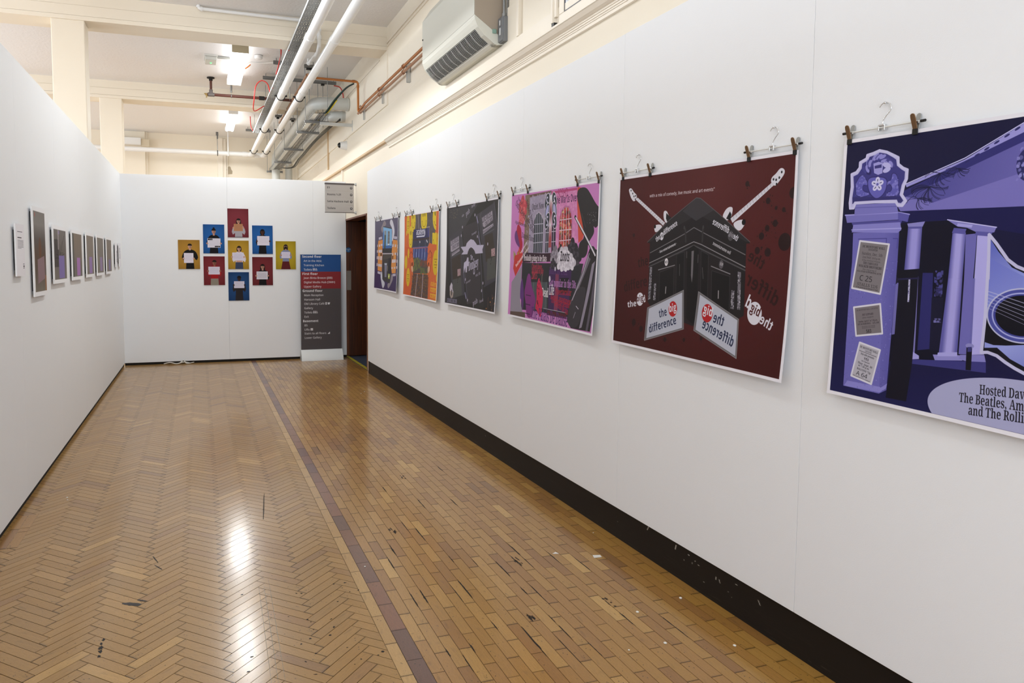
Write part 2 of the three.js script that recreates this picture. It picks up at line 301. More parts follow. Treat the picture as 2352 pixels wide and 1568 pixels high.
// ---- far wall of the hall, left outer wall, wall behind the camera
const wallBack = struct('wall_back');
obj('wall', wallbox(-6.4, 2.3, 0, CEIL, FAR - 0.2, FAR), M.cream, wallBack);
obj('pilaster', metric(rspan(-1.62, -1.03, 0, CEIL, FAR - 0.01, FAR + 0.1, 0.008)), M.cream, wallBack);
obj('pilaster', metric(rspan(-1.06, -0.985, 0, CEIL, FAR - 0.01, FAR + 0.05, 0.006)), M.creamTrim, wallBack);
obj('pilaster', metric(rspan(0.42, 0.53, 0, 4.12, FAR - 0.01, FAR + 0.05, 0.006)), M.creamTrim, wallBack);
pieces('wall_duct', [metric(rspan(0.53, 0.60, 0, 4.11, FAR - 0.01, FAR + 0.03, 0.006)), metric(rspan(0.61, 0.63, 0, 4.11, FAR - 0.01, FAR + 0.035, 0.006))], M.creamTrim, wallBack);
pieces('plaster_patch', [[0.66, 3.42, 0.10, 0.16], [0.70, 3.02, 0.09, 0.20], [0.66, 2.72, 0.08, 0.14]].map(([x, y, w, h]) => { const s = new THREE.Shape(); for (let k = 0; k < 11; k++) { const a = k / 11 * 6.283, r = 0.7 + 0.5 * rnd(); s[k ? 'lineTo' : 'moveTo'](x + Math.cos(a) * w * r * 0.6, y + Math.sin(a) * h * r * 0.6); } return new THREE.ExtrudeGeometry(s, { depth: 0.003, bevelEnabled: false }).translate(0, 0, FAR); }), S(0xb3a690, 0.9), wallBack);
const wallLeft = struct('wall_left');
const wl = [wallbox(-6.4, -6.2, 0, 1.0, -17.1, 3.7), wallbox(-6.4, -6.2, 3.5, CEIL, -17.1, 3.7)];
{ let z = -17.1; for (const c of WINDOWS) { wl.push(wallbox(-6.4, -6.2, 1.0, 3.5, z, c - 1.15)); z = c + 1.15; } wl.push(wallbox(-6.4, -6.2, 1.0, 3.5, z, 3.7)); }
obj('wall', wl, M.cream, wallLeft);
WINDOWS.forEach((z, i) => {
  const w = struct('window_' + (i + 2));
  obj('window_frame', [span(-6.33, -6.27, 1.0, 1.06, z - 1.15, z + 1.15), span(-6.33, -6.27, 3.44, 3.5, z - 1.15, z + 1.15), span(-6.33, -6.27, 1.06, 3.44, z - 1.15, z - 1.09), span(-6.33, -6.27, 1.06, 3.44, z + 1.09, z + 1.15), span(-6.32, -6.28, 1.06, 3.44, z - 0.025, z + 0.025)], M.whiteMetal, w);
  obj('pane', span(-6.303, -6.297, 1.06, 3.44, z - 1.09, z + 1.09), new THREE.MeshPhysicalMaterial({ color: 0xffffff, transmission: 1, thickness: 0, roughness: 0.02 }), w);
});
const wallFront = struct('wall_front');
{ const g = [wallbox(-6.4, 2.3, 0, 0.9, 3.5, 3.7), wallbox(-6.4, 2.3, 3.4, CEIL, 3.5, 3.7)]; let x = -6.4; for (const c of FRONT_WINDOWS) { g.push(wallbox(x, c - 1.0, 0.9, 3.4, 3.5, 3.7)); x = c + 1.0; } g.push(wallbox(x, 2.3, 0.9, 3.4, 3.5, 3.7)); obj('wall', g, M.cream, wallFront); }
FRONT_WINDOWS.forEach((x, i) => {
  const w = struct('window_' + (i + 7));
  obj('window_frame', [span(x - 1.0, x + 1.0, 0.9, 0.96, 3.57, 3.63), span(x - 1.0, x + 1.0, 3.34, 3.4, 3.57, 3.63), span(x - 1.0, x - 0.94, 0.96, 3.34, 3.57, 3.63), span(x + 0.94, x + 1.0, 0.96, 3.34, 3.57, 3.63), span(x - 0.025, x + 0.025, 0.96, 3.34, 3.58, 3.62)], M.whiteMetal, w);
  obj('pane', span(x - 0.94, x + 0.94, 0.96, 3.34, 3.597, 3.603), new THREE.MeshPhysicalMaterial({ color: 0xffffff, transmission: 1, thickness: 0, roughness: 0.02 }), w);
});

// ---- white exhibition panels: right cladding, left and back partitions
const claddingRight = struct('wall_panel_right');
{
  const edges = [-9.31, -8.173, -6.953, -5.733, -4.513, -3.293, -2.073, -0.853, 0.367, 1.587, 2.807];
  for (let i = 0; i < edges.length - 1; i++) obj('panel', metric(rspan(R, WX - 0.001, 0.167, 2.604 + 0.001 * (i % 2), edges[i] + 0.0006, edges[i + 1] - 0.0006, 0.0012)), M.panel, claddingRight);
}
const partitionLeft = struct('wall_panel_left');
for (let k = 0; k < 11; k++) { const z = BZ + k * 1.22; obj('panel', metric(rspan(L - 0.044, L, 0.035, 2.648, z + 0.0005, z + 1.2195, 0.0012)), M.panel, partitionLeft); }
obj('kick_strip', wallbox(L - 0.04, L - 0.012, 0, 0.035, BZ, 2.3), M.shadowGap, partitionLeft);
const partitionBack = struct('wall_panel_back');
partitionBack.position.set(L, 0, BZ); partitionBack.rotation.y = -0.008;
for (const [x0, x1] of [[0, 1.40], [1.40, 2.62], [2.62, 3.109]]) obj('panel', metric(rspan(x0 + 0.0005, x1 - 0.0005, 0.035, 2.648, -0.044, 0, 0.0012)), M.panel, partitionBack);
obj('kick_strip', wallbox(0, 3.109, 0, 0.035, -0.04, -0.012), M.shadowGap, partitionBack);

// ---- black skirting under the right panels
const skirt = struct('baseboard_right');
{
  const c = canvas(2048, 128), x = c.getContext('2d'); x.fillStyle = '#17120f'; x.fillRect(0, 0, 2048, 128);
  for (let i = 0; i < 900; i++) { x.fillStyle = `rgba(${90 + rnd() * 60},${86 + rnd() * 60},${84 + rnd() * 60},${rnd() * 0.10})`; x.fillRect(rnd() * 2048, 60 + rnd() * 68, 2 + rnd() * 22, 1 + rnd() * 1.5); }
  for (let i = 0; i < 240; i++) { x.fillStyle = `rgba(190,185,178,${0.03 + rnd() * 0.12})`; x.fillRect(rnd() * 2048, 104 + rnd() * 24, 2 + rnd() * 10, 1 + rnd() * 2); }
  const mark = (m, y, w, h) => { x.fillStyle = '#d6d2c8'; x.save(); x.translate(2048 * (m + 9.3) / 9.3, 128 * (1 - y / 0.167)); x.rotate((rnd() - 0.5) * 0.5); x.fillRect(0, 0, w * 220, h * 766); x.restore(); };
  for (const [z, y, w, h] of [[-3.02, 0.16, 0.006, 0.022], [-2.80, 0.15, 0.007, 0.024], [-2.71, 0.14, 0.012, 0.004], [-2.68, 0.115, 0.004, 0.009], [-2.74, 0.105, 0.004, 0.006], [-2.64, 0.12, 0.012, 0.003], [-2.66, 0.13, 0.006, 0.005], [-2.52, 0.115, 0.005, 0.014], [-2.50, 0.112, 0.005, 0.015], [-2.40, 0.135, 0.014, 0.003], [-2.27, 0.125, 0.005, 0.018], [-2.44, 0.085, 0.004, 0.004], [-2.42, 0.07, 0.003, 0.003], [-2.6, 0.06, 0.008, 0.003], [-3.3, 0.09, 0.004, 0.004], [-5.2, 0.12, 0.004, 0.01]]) mark(z, y, w, h);
  const t = tex(c); t.wrapS = THREE.RepeatWrapping;
  const g = span(R + 0.012, WX - 0.001, 0, 0.166, -9.3, 3.4);
  { const p = g.attributes.position, uv = g.attributes.uv; for (let i = 0; i < p.count; i++) uv.setXY(i, (p.getZ(i) + 9.3) / 9.3, p.getY(i) / 0.167); }
  obj('skirting', g, new THREE.MeshPhysicalMaterial({ map: t, roughness: 0.55, specularIntensity: 0.5 }), skirt);
  obj('end_block', rspan(R + 0.006, WX - 0.002, 0, 0.166, -9.335, -9.301, 0.003), S(0x4a2a18, 0.5), skirt);
  // a ragged line of grey dust and old sealant where the skirting meets the blocks
  const s = new THREE.Shape(); s.moveTo(0, 0); const n = 160; for (let k = 0; k <= n; k++) s.lineTo(k / n * 8.1, -0.005 - 0.008 * Math.max(0, noise.noise(k * 0.33, 2, 4) + 0.35) - 0.003 * rnd()); s.lineTo(8.1, 0);
  obj('dust_line', new THREE.ExtrudeGeometry(s, { depth: 0.0025, bevelEnabled: false }).rotateX(Math.PI / 2).rotateY(-Math.PI / 2).translate(R + 0.0125, 0.0026, -9.3), S(0x8b8782, 0.9), skirt);
}

// ---- doorway, dark timber lobby behind it
const doorWood = (() => { const t = dataTex(256, 512, (i, j) => { const u = i / 256, v = j / 512; const g = 150 + 60 * pn(u * 40, v * 3, 40, 3, 3) + 34 * pn(u * 90, v * 8, 90, 8, 8); return [clamp(g), clamp(g * 0.95), clamp(g * 0.9)]; }, true); t.repeat.set(2.2, 0.6); return t; })();
M.doorWood = S(0x8a4a1c, 0.4, { map: doorWood }); M.doorStile = S(0xb8692c, 0.4, { map: doorWood }); M.lobby = S(0x5b3116, 0.5, { map: doorWood });
const door = struct('door_1');
obj('door_frame', [metric(rspan(2.095, 2.30, 0, 2.09, -11.16, -11.135, 0.003)), metric(rspan(2.095, 2.30, 2.065, 2.09, -11.135, -9.56, 0.003)), metric(rspan(2.095, 2.30, 0, 2.065, -9.585, -9.56, 0.003))], M.doorStile, door);
obj('door_leaf', metric(rspan(2.155, 2.98, 0.012, 2.06, -11.13, -11.09, 0.003)), M.doorWood, door);
obj('door_stile', metric(rspan(2.112, 2.155, 0.012, 2.06, -11.13, -11.088, 0.003)), M.doorStile, door);
obj('finger_plate', rspan(2.122, 2.188, 1.02, 1.315, -11.089, -11.084, 0.001), S(0x9c948a, 0.35, { metalness: 0.5 }), door);
{
  const c = canvas(128, 128), x = c.getContext('2d'); x.fillStyle = '#0d5f9e'; x.fillRect(0, 0, 128, 128); x.fillStyle = '#dfe9f0'; x.font = 'bold 21px sans-serif'; x.textAlign = 'center'; x.fillText('FIRE DOOR', 64, 52); x.fillText('KEEP', 64, 76); x.fillText('SHUT', 64, 100);
  obj('door_sign', new THREE.CylinderGeometry(0.038, 0.038, 0.003, 28).rotateX(Math.PI / 2).rotateZ(Math.PI / 2).translate(2.147, 1.63, -11.0855), [S(0x0d5f9e), new THREE.MeshStandardMaterial({ map: tex(c), roughness: 0.4 }), S(0x0d5f9e)], door);
}
const lobby = struct('wall_lobby');
obj('lobby_wall', [wallbox(2.3, 3.9, 0, 2.6, -12.7, -12.5), wallbox(2.3, 3.9, 0, 2.6, -9.3, -9.1), wallbox(3.9, 4.1, 0, 2.6, -12.7, -9.1), wallbox(2.3, 4.1, 2.6, 2.7, -12.7, -9.1)], M.lobby, lobby);
obj('carpet', metric(span(2.10, 3.9, -0.0034, 0.003, -12.5, -9.3)), S(0x222a3c, 0.95, { bumpMap: rollerTex, bumpScale: 0.003 }), lobby);
obj('carpet', metric(span(2.0955, 2.1, -0.0034, 0.002, -11.16, -9.4)), S(0x3a3a3c, 0.9), lobby);

// ---- high internal window over the near panels
const win = struct('window_1');
obj('window_frame', [rspan(2.072, WX + 0.01, 2.872, 2.935, -4.06, -0.9, 0.004), rspan(2.072, WX + 0.01, 2.935, 4.1, -4.06, -4.0, 0.004), rspan(2.072, WX + 0.01, 2.935, 4.1, -2.5, -2.42, 0.004), rspan(2.072, WX + 0.01, 4.04, 4.1, -4.0, -0.9, 0.004)], M.creamTrim, win);
obj('side_post', [rspan(2.05, WX + 0.01, 2.9, CEIL, -4.125, -4.105, 0.003), rspan(2.06, WX + 0.01, 2.93, CEIL, -4.105, -4.075, 0.003)], M.creamTrim, win);
obj('post_foot', span(2.055, WX + 0.01, 2.868, 2.90, -4.122, -4.09), M.black, win);
obj('pane', span(2.079, 2.09, 2.935, 4.04, -4.0, -2.5), S(0x666a7a, 0.12), win);
obj('glazing_bead', [rspan(2.075, 2.09, 2.935, 2.943, -4.0, -2.5, 0.002), rspan(2.075, 2.09, 2.935, 4.04, -4.0, -3.994, 0.002)], S(0x44444c, 0.4), win);

// ---------------------------------------------------------------- fluorescent fittings
M.diffuser = S(0xffffff, 0.4, { emissive: 0xfdfdff, emissiveIntensity: 1.7 });
M.tube = S(0xffffff, 0.4, { emissive: 0xfdfdff, emissiveIntensity: 3.6 });
function lampLight(x, y, z, w, len, k) {
  const l = new THREE.RectAreaLight(new THREE.Color(0.95, 0.98, 0.985), LAMP_DOWN * k, w, len);
  l.position.set(x, y, z); l.rotation.x = -Math.PI / 2; scene.add(l);
}
function boxFitting(zc, len, label, k = 1) {                    // a boxy fitting with an opal diffuser, hung just under the ceiling
  const t = thing('ceiling_light', label, 'ceiling light', [0.527, 4.0, zc]);
  const e = len / 2;
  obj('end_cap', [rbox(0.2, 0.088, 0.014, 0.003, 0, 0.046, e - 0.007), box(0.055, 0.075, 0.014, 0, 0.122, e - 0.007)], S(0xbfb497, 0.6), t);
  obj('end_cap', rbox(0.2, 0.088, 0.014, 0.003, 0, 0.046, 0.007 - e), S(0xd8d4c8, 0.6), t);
  obj('diffuser', rbox(0.19, 0.082, len - 0.03, 0.012, 0, 0.045, 0), M.diffuser, t);
  obj('mounting_spine', box(0.05, 0.075, len - 0.1, 0, 0.122, 0), M.whiteMetal, t);
  lampLight(0.527, 3.998, zc, 0.18, len - 0.06, k);
  return t;
}
boxFitting(-10.4, 1.78, 'boxy white fluorescent ceiling light with opal diffuser, nearest of the two lit fittings');
boxFitting(-6.55, 1.78, 'boxy white fluorescent ceiling light over the near floor, above the top of the photo', 1.0);
boxFitting(-2.6, 1.78, 'added boxy fluorescent ceiling light nearest the camera, unseen, brightening the middle of the right wall', 0.2);  // added unseen lamp, put in to lift the middle of the right wall
{
  const t = thing('ceiling_light', 'narrow twin tube fluorescent ceiling light in the far bay, beside the hanging pipe rod', 'ceiling light', [0.612, 4.0, -14.42]);
  obj('batten_body', rbox(0.09, 0.06, 1.78, 0.006, 0, 0.09, 0), M.whiteMetal, t);
  obj('ceiling_bracket', box(0.06, 0.05, 0.02, 0, 0.137, 0.86), S(0xc9bb98, 0.6), t);
  for (const s of [-1, 1]) { obj('tube', new THREE.CylinderGeometry(0.028, 0.028, 1.74, 16).rotateX(Math.PI / 2).translate(s * 0.05, 0.035, 0), M.tube, t); }
  for (const e of [0.885, -0.885]) obj('end_cap', rbox(0.16, 0.07, 0.03, 0.006, 0, 0.05, e), M.whitePlastic, t);
  for (const s of [-1, 1]) lampLight(0.612 + s * 0.05, 4.0, -14.42, 0.045, 1.7, 3.4);
}

// ---------------------------------------------------------------- services under the ceiling
// white pipes running away from the camera, then turning left along the far wall
const PY = 3.726;
function whiteRun(x, zEnd, xEnd, label) {
  const t = thing('white_pipe', label, 'pipe', [x, PY, 0]);
  obj('pipe_run', pipe([[0, 0, 0.6], [0, 0, zEnd], [xEnd - x, 0, zEnd]], 0.049, 0.09, 20), M.whiteMetal, t);
  for (const z of [-7.7, -10.15, -12.95]) obj('coupling', [rod([0, 0, z - 0.06], [0, 0, z + 0.06], 0.054, 20), rod([0, 0, z - 0.075], [0, 0, z - 0.06], 0.0515, 20), rod([0, 0, z + 0.06], [0, 0, z + 0.075], 0.0515, 20)], M.whiteMetal, t);
  pieces('elbow', [rod([0, 0, zEnd + 0.11], [0, 0, zEnd + 0.2], 0.056, 20), rod([xEnd < x ? -0.11 : 0.11, 0, zEnd], [xEnd < x ? -0.2 : 0.2, 0, zEnd], 0.056, 20)], M.whiteMetal, t);
  for (const z of [-10.5, -13.22, -15.85]) {
    const c = obj('pipe_clamp', new THREE.TorusGeometry(0.056, 0.006, 8, 20, Math.PI).rotateZ(Math.PI).translate(0, 0, z), M.black, t);
    obj('clamp_bolt', rod([-0.085, 0.006, z], [-0.05, 0.006, z], 0.012, 8), M.black, c);
    obj('clamp_bolt', rod([0.05, 0.006, z], [0.085, 0.006, z], 0.012, 8), M.black, c);
    obj('hanger_rod', rod([0.078, 0, z], [0.078, CEIL - PY, z], 0.005, 6), M.galv, c);
  }
  return t;
}
whiteRun(1.108, -16.38, -3.2, 'left white pipe under the ceiling, turning left along the cream far wall');
whiteRun(1.36, -16.45, 1.17, 'right white pipe of the two parallel runs under the ceiling, beside the grey duct');
{
  const t = thing('pipe_hanger', 'dark bracket and thin rod clamped round the white pipe at the far wall', 'pipe hanger', [0.405, CEIL, -16.38]);
  obj('ceiling_bracket', [rbox(0.05, 0.07, 0.06, 0.004, 0, -0.035, 0), rbox(0.03, 0.08, 0.03, 0.003, 0.005, -0.1, 0)], M.galvDark, t);
  obj('rod', rod([0, -0.1, 0], [0.003, PY - CEIL + 0.07, 0], 0.006, 8), M.galv, t);
  obj('ring', new THREE.TorusGeometry(0.057, 0.007, 8, 24).rotateY(Math.PI / 2).translate(0.003, PY - CEIL, 0), M.black, t);
}
{
  const t = thing('pendant_tube', 'thin white tube dropping from the far ceiling light to the white pipe', 'tube', [0.62, 0, -16.2]);
  obj('tube', rod([0, PY - 0.06, -0.1], [0, CEIL, -0.1], 0.013, 10), M.whiteMetal, t);
}
// small white pipe along the near face of the first beam
{
  const t = thing('small_white_pipe', 'thin white pipe fixed along the face of the near ceiling beam', 'pipe', [0, 0, -8.405]);
  obj('pipe_run', pipe([[0.045, CEIL, 0], [0.045, 4.125, 0], [1.115, 4.115, 0.005]], 0.018, 0.03), M.whiteMetal, t);
  obj('pipe_end', rod([1.10, 4.115, 0.005], [1.13, 4.115, 0.005], 0.026), M.whiteMetal, t);
  pieces('elbow', [rod([0.045, 4.15, 0], [0.045, 4.135, 0], 0.024), rod([0.065, 4.125, 0], [0.085, 4.125, 0], 0.024)], M.whiteMetal, t);
}
{
  const t = thing('small_white_pipe', 'short white pipe bending under the near beam between the two white runs', 'pipe');
  obj('pipe_run', pipe([[1.31, 4.03, -8.40], [1.315, 3.86, -8.40], [1.33, 3.84, -8.62], [1.44, 4.10, -10.1], [1.44, CEIL, -10.1]], 0.022, 0.05), M.whiteMetal, t);
  pieces('coupling', [rod([1.314, 3.93, -8.40], [1.315, 3.97, -8.40], 0.027), rod([1.425, 4.07, -9.93], [1.435, 4.095, -10.07], 0.03)], M.whiteMetal, t);
  obj('beam_stub', rod([1.31, 4.03, -8.43], [1.31, 4.03, -8.385], 0.027), M.whiteMetal, t);
}
// perforated cable tray
{
  const t = thing('perforated_tray', 'perforated metal cable tray running left of the white pipes', 'cable tray', [0, 3.85, 0]);
  const x0 = 1.0, x1 = 1.222, seg = 0.96;
  const s = new THREE.Shape([[0, 0], [x1 - x0, 0], [x1 - x0, seg], [0, seg]].map(p => new THREE.Vector2(...p)));
  const hole = (x, y, w, h) => { const p = new THREE.Path(); p.moveTo(x - w, y - h / 2); p.lineTo(x - w / 2, y - h); p.lineTo(x + w / 2, y - h); p.lineTo(x + w, y - h / 2); p.lineTo(x + w, y + h / 2); p.lineTo(x + w / 2, y + h); p.lineTo(x - w / 2, y + h); p.lineTo(x - w, y + h / 2); s.holes.push(p); };
  for (let r = 0; r < 18; r++) for (let c = 0; c < 8; c++) { const y = 0.0267 + r * 0.0533, k = r % 3; if (k === 1) { if (c < 6) hole(0.031 + c * 0.032, y, 0.0105, 0.006); } else hole(0.02 + c * 0.026, y, 0.0056, 0.013); }
  const base = new THREE.ExtrudeGeometry(s, { depth: 0.0015, bevelEnabled: false }).rotateX(-Math.PI / 2);
  const side = x => [box(0.0015, 0.028, seg, x, 0.014, -seg / 2), box(0.007, 0.0015, seg, x + (x < 0.1 ? 0.003 : -0.003), 0.0275, -seg / 2)];
  for (let k = 0; k < 9; k++) {
    const len = obj('tray_length', base, M.galvDark, t); len.position.set(x0, 0, -5.73 - k * seg);
    obj('flange', side(0), S(0xdfe3e4, 0.35, { metalness: 0.2 }), len); obj('flange', side(x1 - x0), M.galv, len);
    if (k % 2) pieces('joint_bolt', [[0.01, 0], [0.21, 0]].map(([x]) => rod([x, -0.006, -0.05], [x, 0.004, -0.05], 0.006, 8)), M.red, len);
  }
  for (const z of [-9.6, -11.8, -14.2]) obj('hanger_rod', rod([x0 + 0.015, 0, z], [x0 + 0.015, CEIL - 3.85, z], 0.004, 6), M.galv, t);
}
// galvanised channels fixed to the ceiling
const channel = (x0, x1, y, z, label, drops = []) => {
  const t = thing('ceiling_channel', label, 'support channel', [0, y, z]);
  const sh = [[-0.021, 0.021], [-0.021, -0.021], [-0.009, -0.021], [-0.009, -0.016], [-0.017, -0.016], [-0.017, 0.017], [0.017, 0.017], [0.017, -0.016], [0.009, -0.016], [0.009, -0.021], [0.021, -0.021], [0.021, 0.021]];
  obj('channel', extrudeZ(sh, -(x1 - x0) / 2, (x1 - x0) / 2).rotateY(Math.PI / 2).translate((x0 + x1) / 2, 0, 0), M.galvDark, t);
  for (const [x, len] of drops) { obj('channel_nut', rbox(0.05, 0.03, 0.04, 0.004, x, -0.034, 0), M.black, t); obj('rod', rod([x, -0.02, 0], [x, -len, 0], 0.005, 6), M.galv, t); }
  for (const x of [x0 + 0.04, x1 - 0.04]) obj('ceiling_bolt', rod([x, 0.02, 0], [x, CEIL - y, 0], 0.006, 6), M.galv, t);
};
channel(0.92, 1.98, 4.10, -11.08, 'long galvanised channel below the ceiling, nearest the copper pipe bend', [[1.30, 0.30], [1.58, 0.45], [1.78, 0.66]]);
channel(0.985, 1.24, 4.10, -10.2, 'short galvanised channel behind the perforated tray near the red cable', []);
channel(1.40, 1.56, 4.10, -10.25, 'small galvanised channel between the white pipes under the near bay', [[1.50, 0.30], [1.45, 0.2]]);
channel(0.94, 1.43, 4.10, -15.56, 'galvanised channel at the far end of the perforated tray', []);
channel(1.36, 1.52, 4.10, -13.9, 'small galvanised channel above the right white pipe in the far bay', [[1.41, 0.28]]);
channel(1.62, 1.75, 4.10, -14.1, 'small galvanised channel over the large grey duct', [[1.7, 0.66]]);
// large grey ducts entering the right wall
{
  const t = thing('grey_duct', 'large grey duct entering the right wall and dropping at the far corner', 'duct', [0, 3.71, 0]);
  obj('duct_run', pipe([[2.11, 0, -10.65], [1.60, 0, -10.65], [1.60, 0, -16.35], [1.60, -3.6, -16.35]], 0.087, 0.24, 28), M.greyDuct, t);
  obj('wall_collar', rod([2.055, 0, -10.65], [2.075, 0, -10.65], 0.094, 28), M.greyDuct, t);
  for (const [a, b] of [[[1.82, 0, -10.65], [1.845, 0, -10.65]], [[1.60, 0, -11.0], [1.60, 0, -11.03]], [[1.60, 0, -13.6], [1.60, 0, -13.63]], [[1.60, -0.33, -16.35], [1.60, -0.36, -16.35]]]) obj('joint_ring', rod(a, b, 0.0885, 28), M.greyDuct, t);
}
{
  const t = thing('grey_duct', 'second grey duct running below the large one beside the right wall', 'duct', [0, 3.60, 0]);
  obj('duct_run', pipe([[2.11, 0, -10.98], [1.88, 0, -10.98], [1.88, 0, -16.4], [1.88, -3.5, -16.4]], 0.075, 0.18, 24), M.greyDuct, t);
  obj('wall_collar', rod([2.03, 0, -10.98], [2.05, 0, -10.98], 0.081, 24), M.greyDuct, t);
}
// wire basket tray on trapeze hangers
const BY = 3.395;
{
  const t = thing('basket_tray', 'wire basket cable tray carrying grey cables along the right wall', 'cable tray', [0, BY + 0.022, 0]);
  const x0 = 1.485, x1 = 1.70, z0 = -9.95, z1 = -16.62, g = [], h = [];
  for (let i = 0; i <= 6; i++) g.push(rod([x0 + (x1 - x0) * i / 6, 0, z0], [x0 + (x1 - x0) * i / 6, 0, z1], 0.0024, 5));
  for (const y of [0.028, 0.054]) for (const x of [x0, x1]) g.push(rod([x, y, z0], [x, y, z1], 0.0024, 5));
  obj('long_wire', g, M.galv, t).userData.kind = 'stuff';
  for (let z = z0 - 0.02; z > z1; z -= 0.1) h.push(rod([x0, 0.003, z], [x1, 0.003, z], 0.0024, 5), rod([x0, 0, z], [x0, 0.054, z], 0.0024, 5), rod([x1, 0, z], [x1, 0.054, z], 0.0024, 5));
  obj('cross_wire', h, M.galv, t).userData.kind = 'stuff';
  obj('side_rail', rspan(x0 - 0.004, x0 + 0.055, -0.002, 0.001, z1, z0, 0.0008), M.alu, t);
  for (let k = 0; k < 7; k++) obj('cable', cable([0, 1, 2, 3, 4, 5].map(i => [x0 + 0.075 + k * 0.018 + 0.006 * Math.sin(i * 2.1 + k), 0.012 + 0.008 * (k % 2), z0 + (z1 - z0) * i / 5 - 0.02]), 0.007, 30, 6), k % 3 ? S(0xa5a4a1, 0.6) : S(0x7d7c7b, 0.6), t);
}
[-10.445, -11.33, -13.12, -14.87, -16.48].forEach((z, i) => {
  const t = thing('trapeze_hanger', ['nearest trapeze channel under the basket tray, fixed to the wall bracket', 'second trapeze channel under the basket tray, next behind the wall bracket', 'middle trapeze channel of five under the basket tray', 'fourth trapeze channel under the basket tray, above the vertical ducts', 'farthest trapeze channel under the basket tray, at the back partition'][i], 'hanger', [1.59, BY, z]);
  obj('channel', rbox(0.34, 0.036, 0.04, 0.003), M.galvDark, t);
  for (const x of [-0.155, 0.155]) { obj('rod', rod([x, -0.03, 0], [x, CEIL - BY, 0], 0.0045, 6), M.galv, t); obj('rod_nut', rod([x, -0.03, 0], [x, -0.018, 0], 0.010, 6), M.chrome, t); }
});
{
  const t = thing('wall_bracket', 'galvanised cantilever bracket bolted to the cream wall beside the ducts', 'bracket', [0, 3.37, -10.445]);
  obj('arm', rbox(0.465, 0.042, 0.042, 0.003, 1.862, 0.005, 0.03), M.alu, t);
  obj('wall_plate', rbox(0.008, 0.15, 0.045, 0.002, 2.09, 0, 0.03), M.alu, t);
}
// black cables running under the second duct
obj('cable_bundle', [0, 1, 2].map(k => cable([[1.97, 3.49 + 0.012 * k, -10.72], [1.88 + 0.02 * k, 3.47, -11.1], [1.83 + 0.02 * k, 3.44, -12.4], [1.85 + 0.02 * k, 3.43 + 0.01 * (k % 2), -14.5], [1.84 + 0.02 * k, 3.44, -16.1], [1.7, 3.45, -16.2]], 0.008, 40, 6)), M.black);
tag(scene.children.at(-1), 'bundle of black cables under the second duct by the right wall', 'cable');
// copper pipes clipped to the wall
{
  const t = thing('copper_pipe', 'upper wall copper pipe rising to cross below the ceiling near the beam', 'pipe');
  obj('pipe_run', pipe([[2.03, 3.462, -6.2], [2.03, 3.462, -9.30], [2.03, 3.435, -9.62], [2.008, 3.40, -9.62], [2.005, 3.795, -9.62], [1.405, 3.80, -9.62], [1.40, 3.905, -9.9]], 0.0145, 0.035), M.copper, t);
  pieces('elbow', [rod([2.005, 3.72, -9.62], [2.005, 3.75, -9.62], 0.019), rod([1.93, 3.796, -9.62], [1.97, 3.796, -9.62], 0.019)], M.copper, t);
}
{
  const t = thing('copper_pipe', 'lower wall copper pipe of the pair clipped beside the wall heater', 'pipe');
  obj('pipe_run', pipe([[2.03, 3.405, -6.2], [2.03, 3.405, -9.58], [2.012, 3.395, -9.66]], 0.0145, 0.02), M.copperOld, t);
}
[-7.455, -8.537, -9.58].forEach((z, i) => {
  const t = thing('pipe_bracket', ['slotted wall channel holding both copper pipes, nearest the heater', 'slotted wall channel holding both copper pipes, middle one of three', 'slotted wall channel holding both copper pipes, beside the copper riser'][i], 'bracket', [0, 0, z]);
  obj('wall_channel', [rspan(2.066, 2.104, 3.305, 3.50, -0.02, -0.012, 0.002), rspan(2.066, 2.104, 3.305, 3.50, 0.012, 0.02, 0.002), rspan(2.096, 2.104, 3.305, 3.50, -0.02, 0.02, 0.002)], M.alu, t);
  for (const y of [3.462, 3.405]) {
    const c = obj('pipe_clip', new THREE.TorusGeometry(0.0185, 0.004, 8, 18).translate(2.03, y, 0), M.copperOld, t);
    obj('clip_stud', rod([2.048, y, 0], [2.08, y, 0], 0.006, 8), M.galv, c);
    obj('clip_screw', rod([2.03, y - 0.03, 0], [2.03, y + 0.03, 0], 0.005, 8), M.copperOld, c);
  }
});
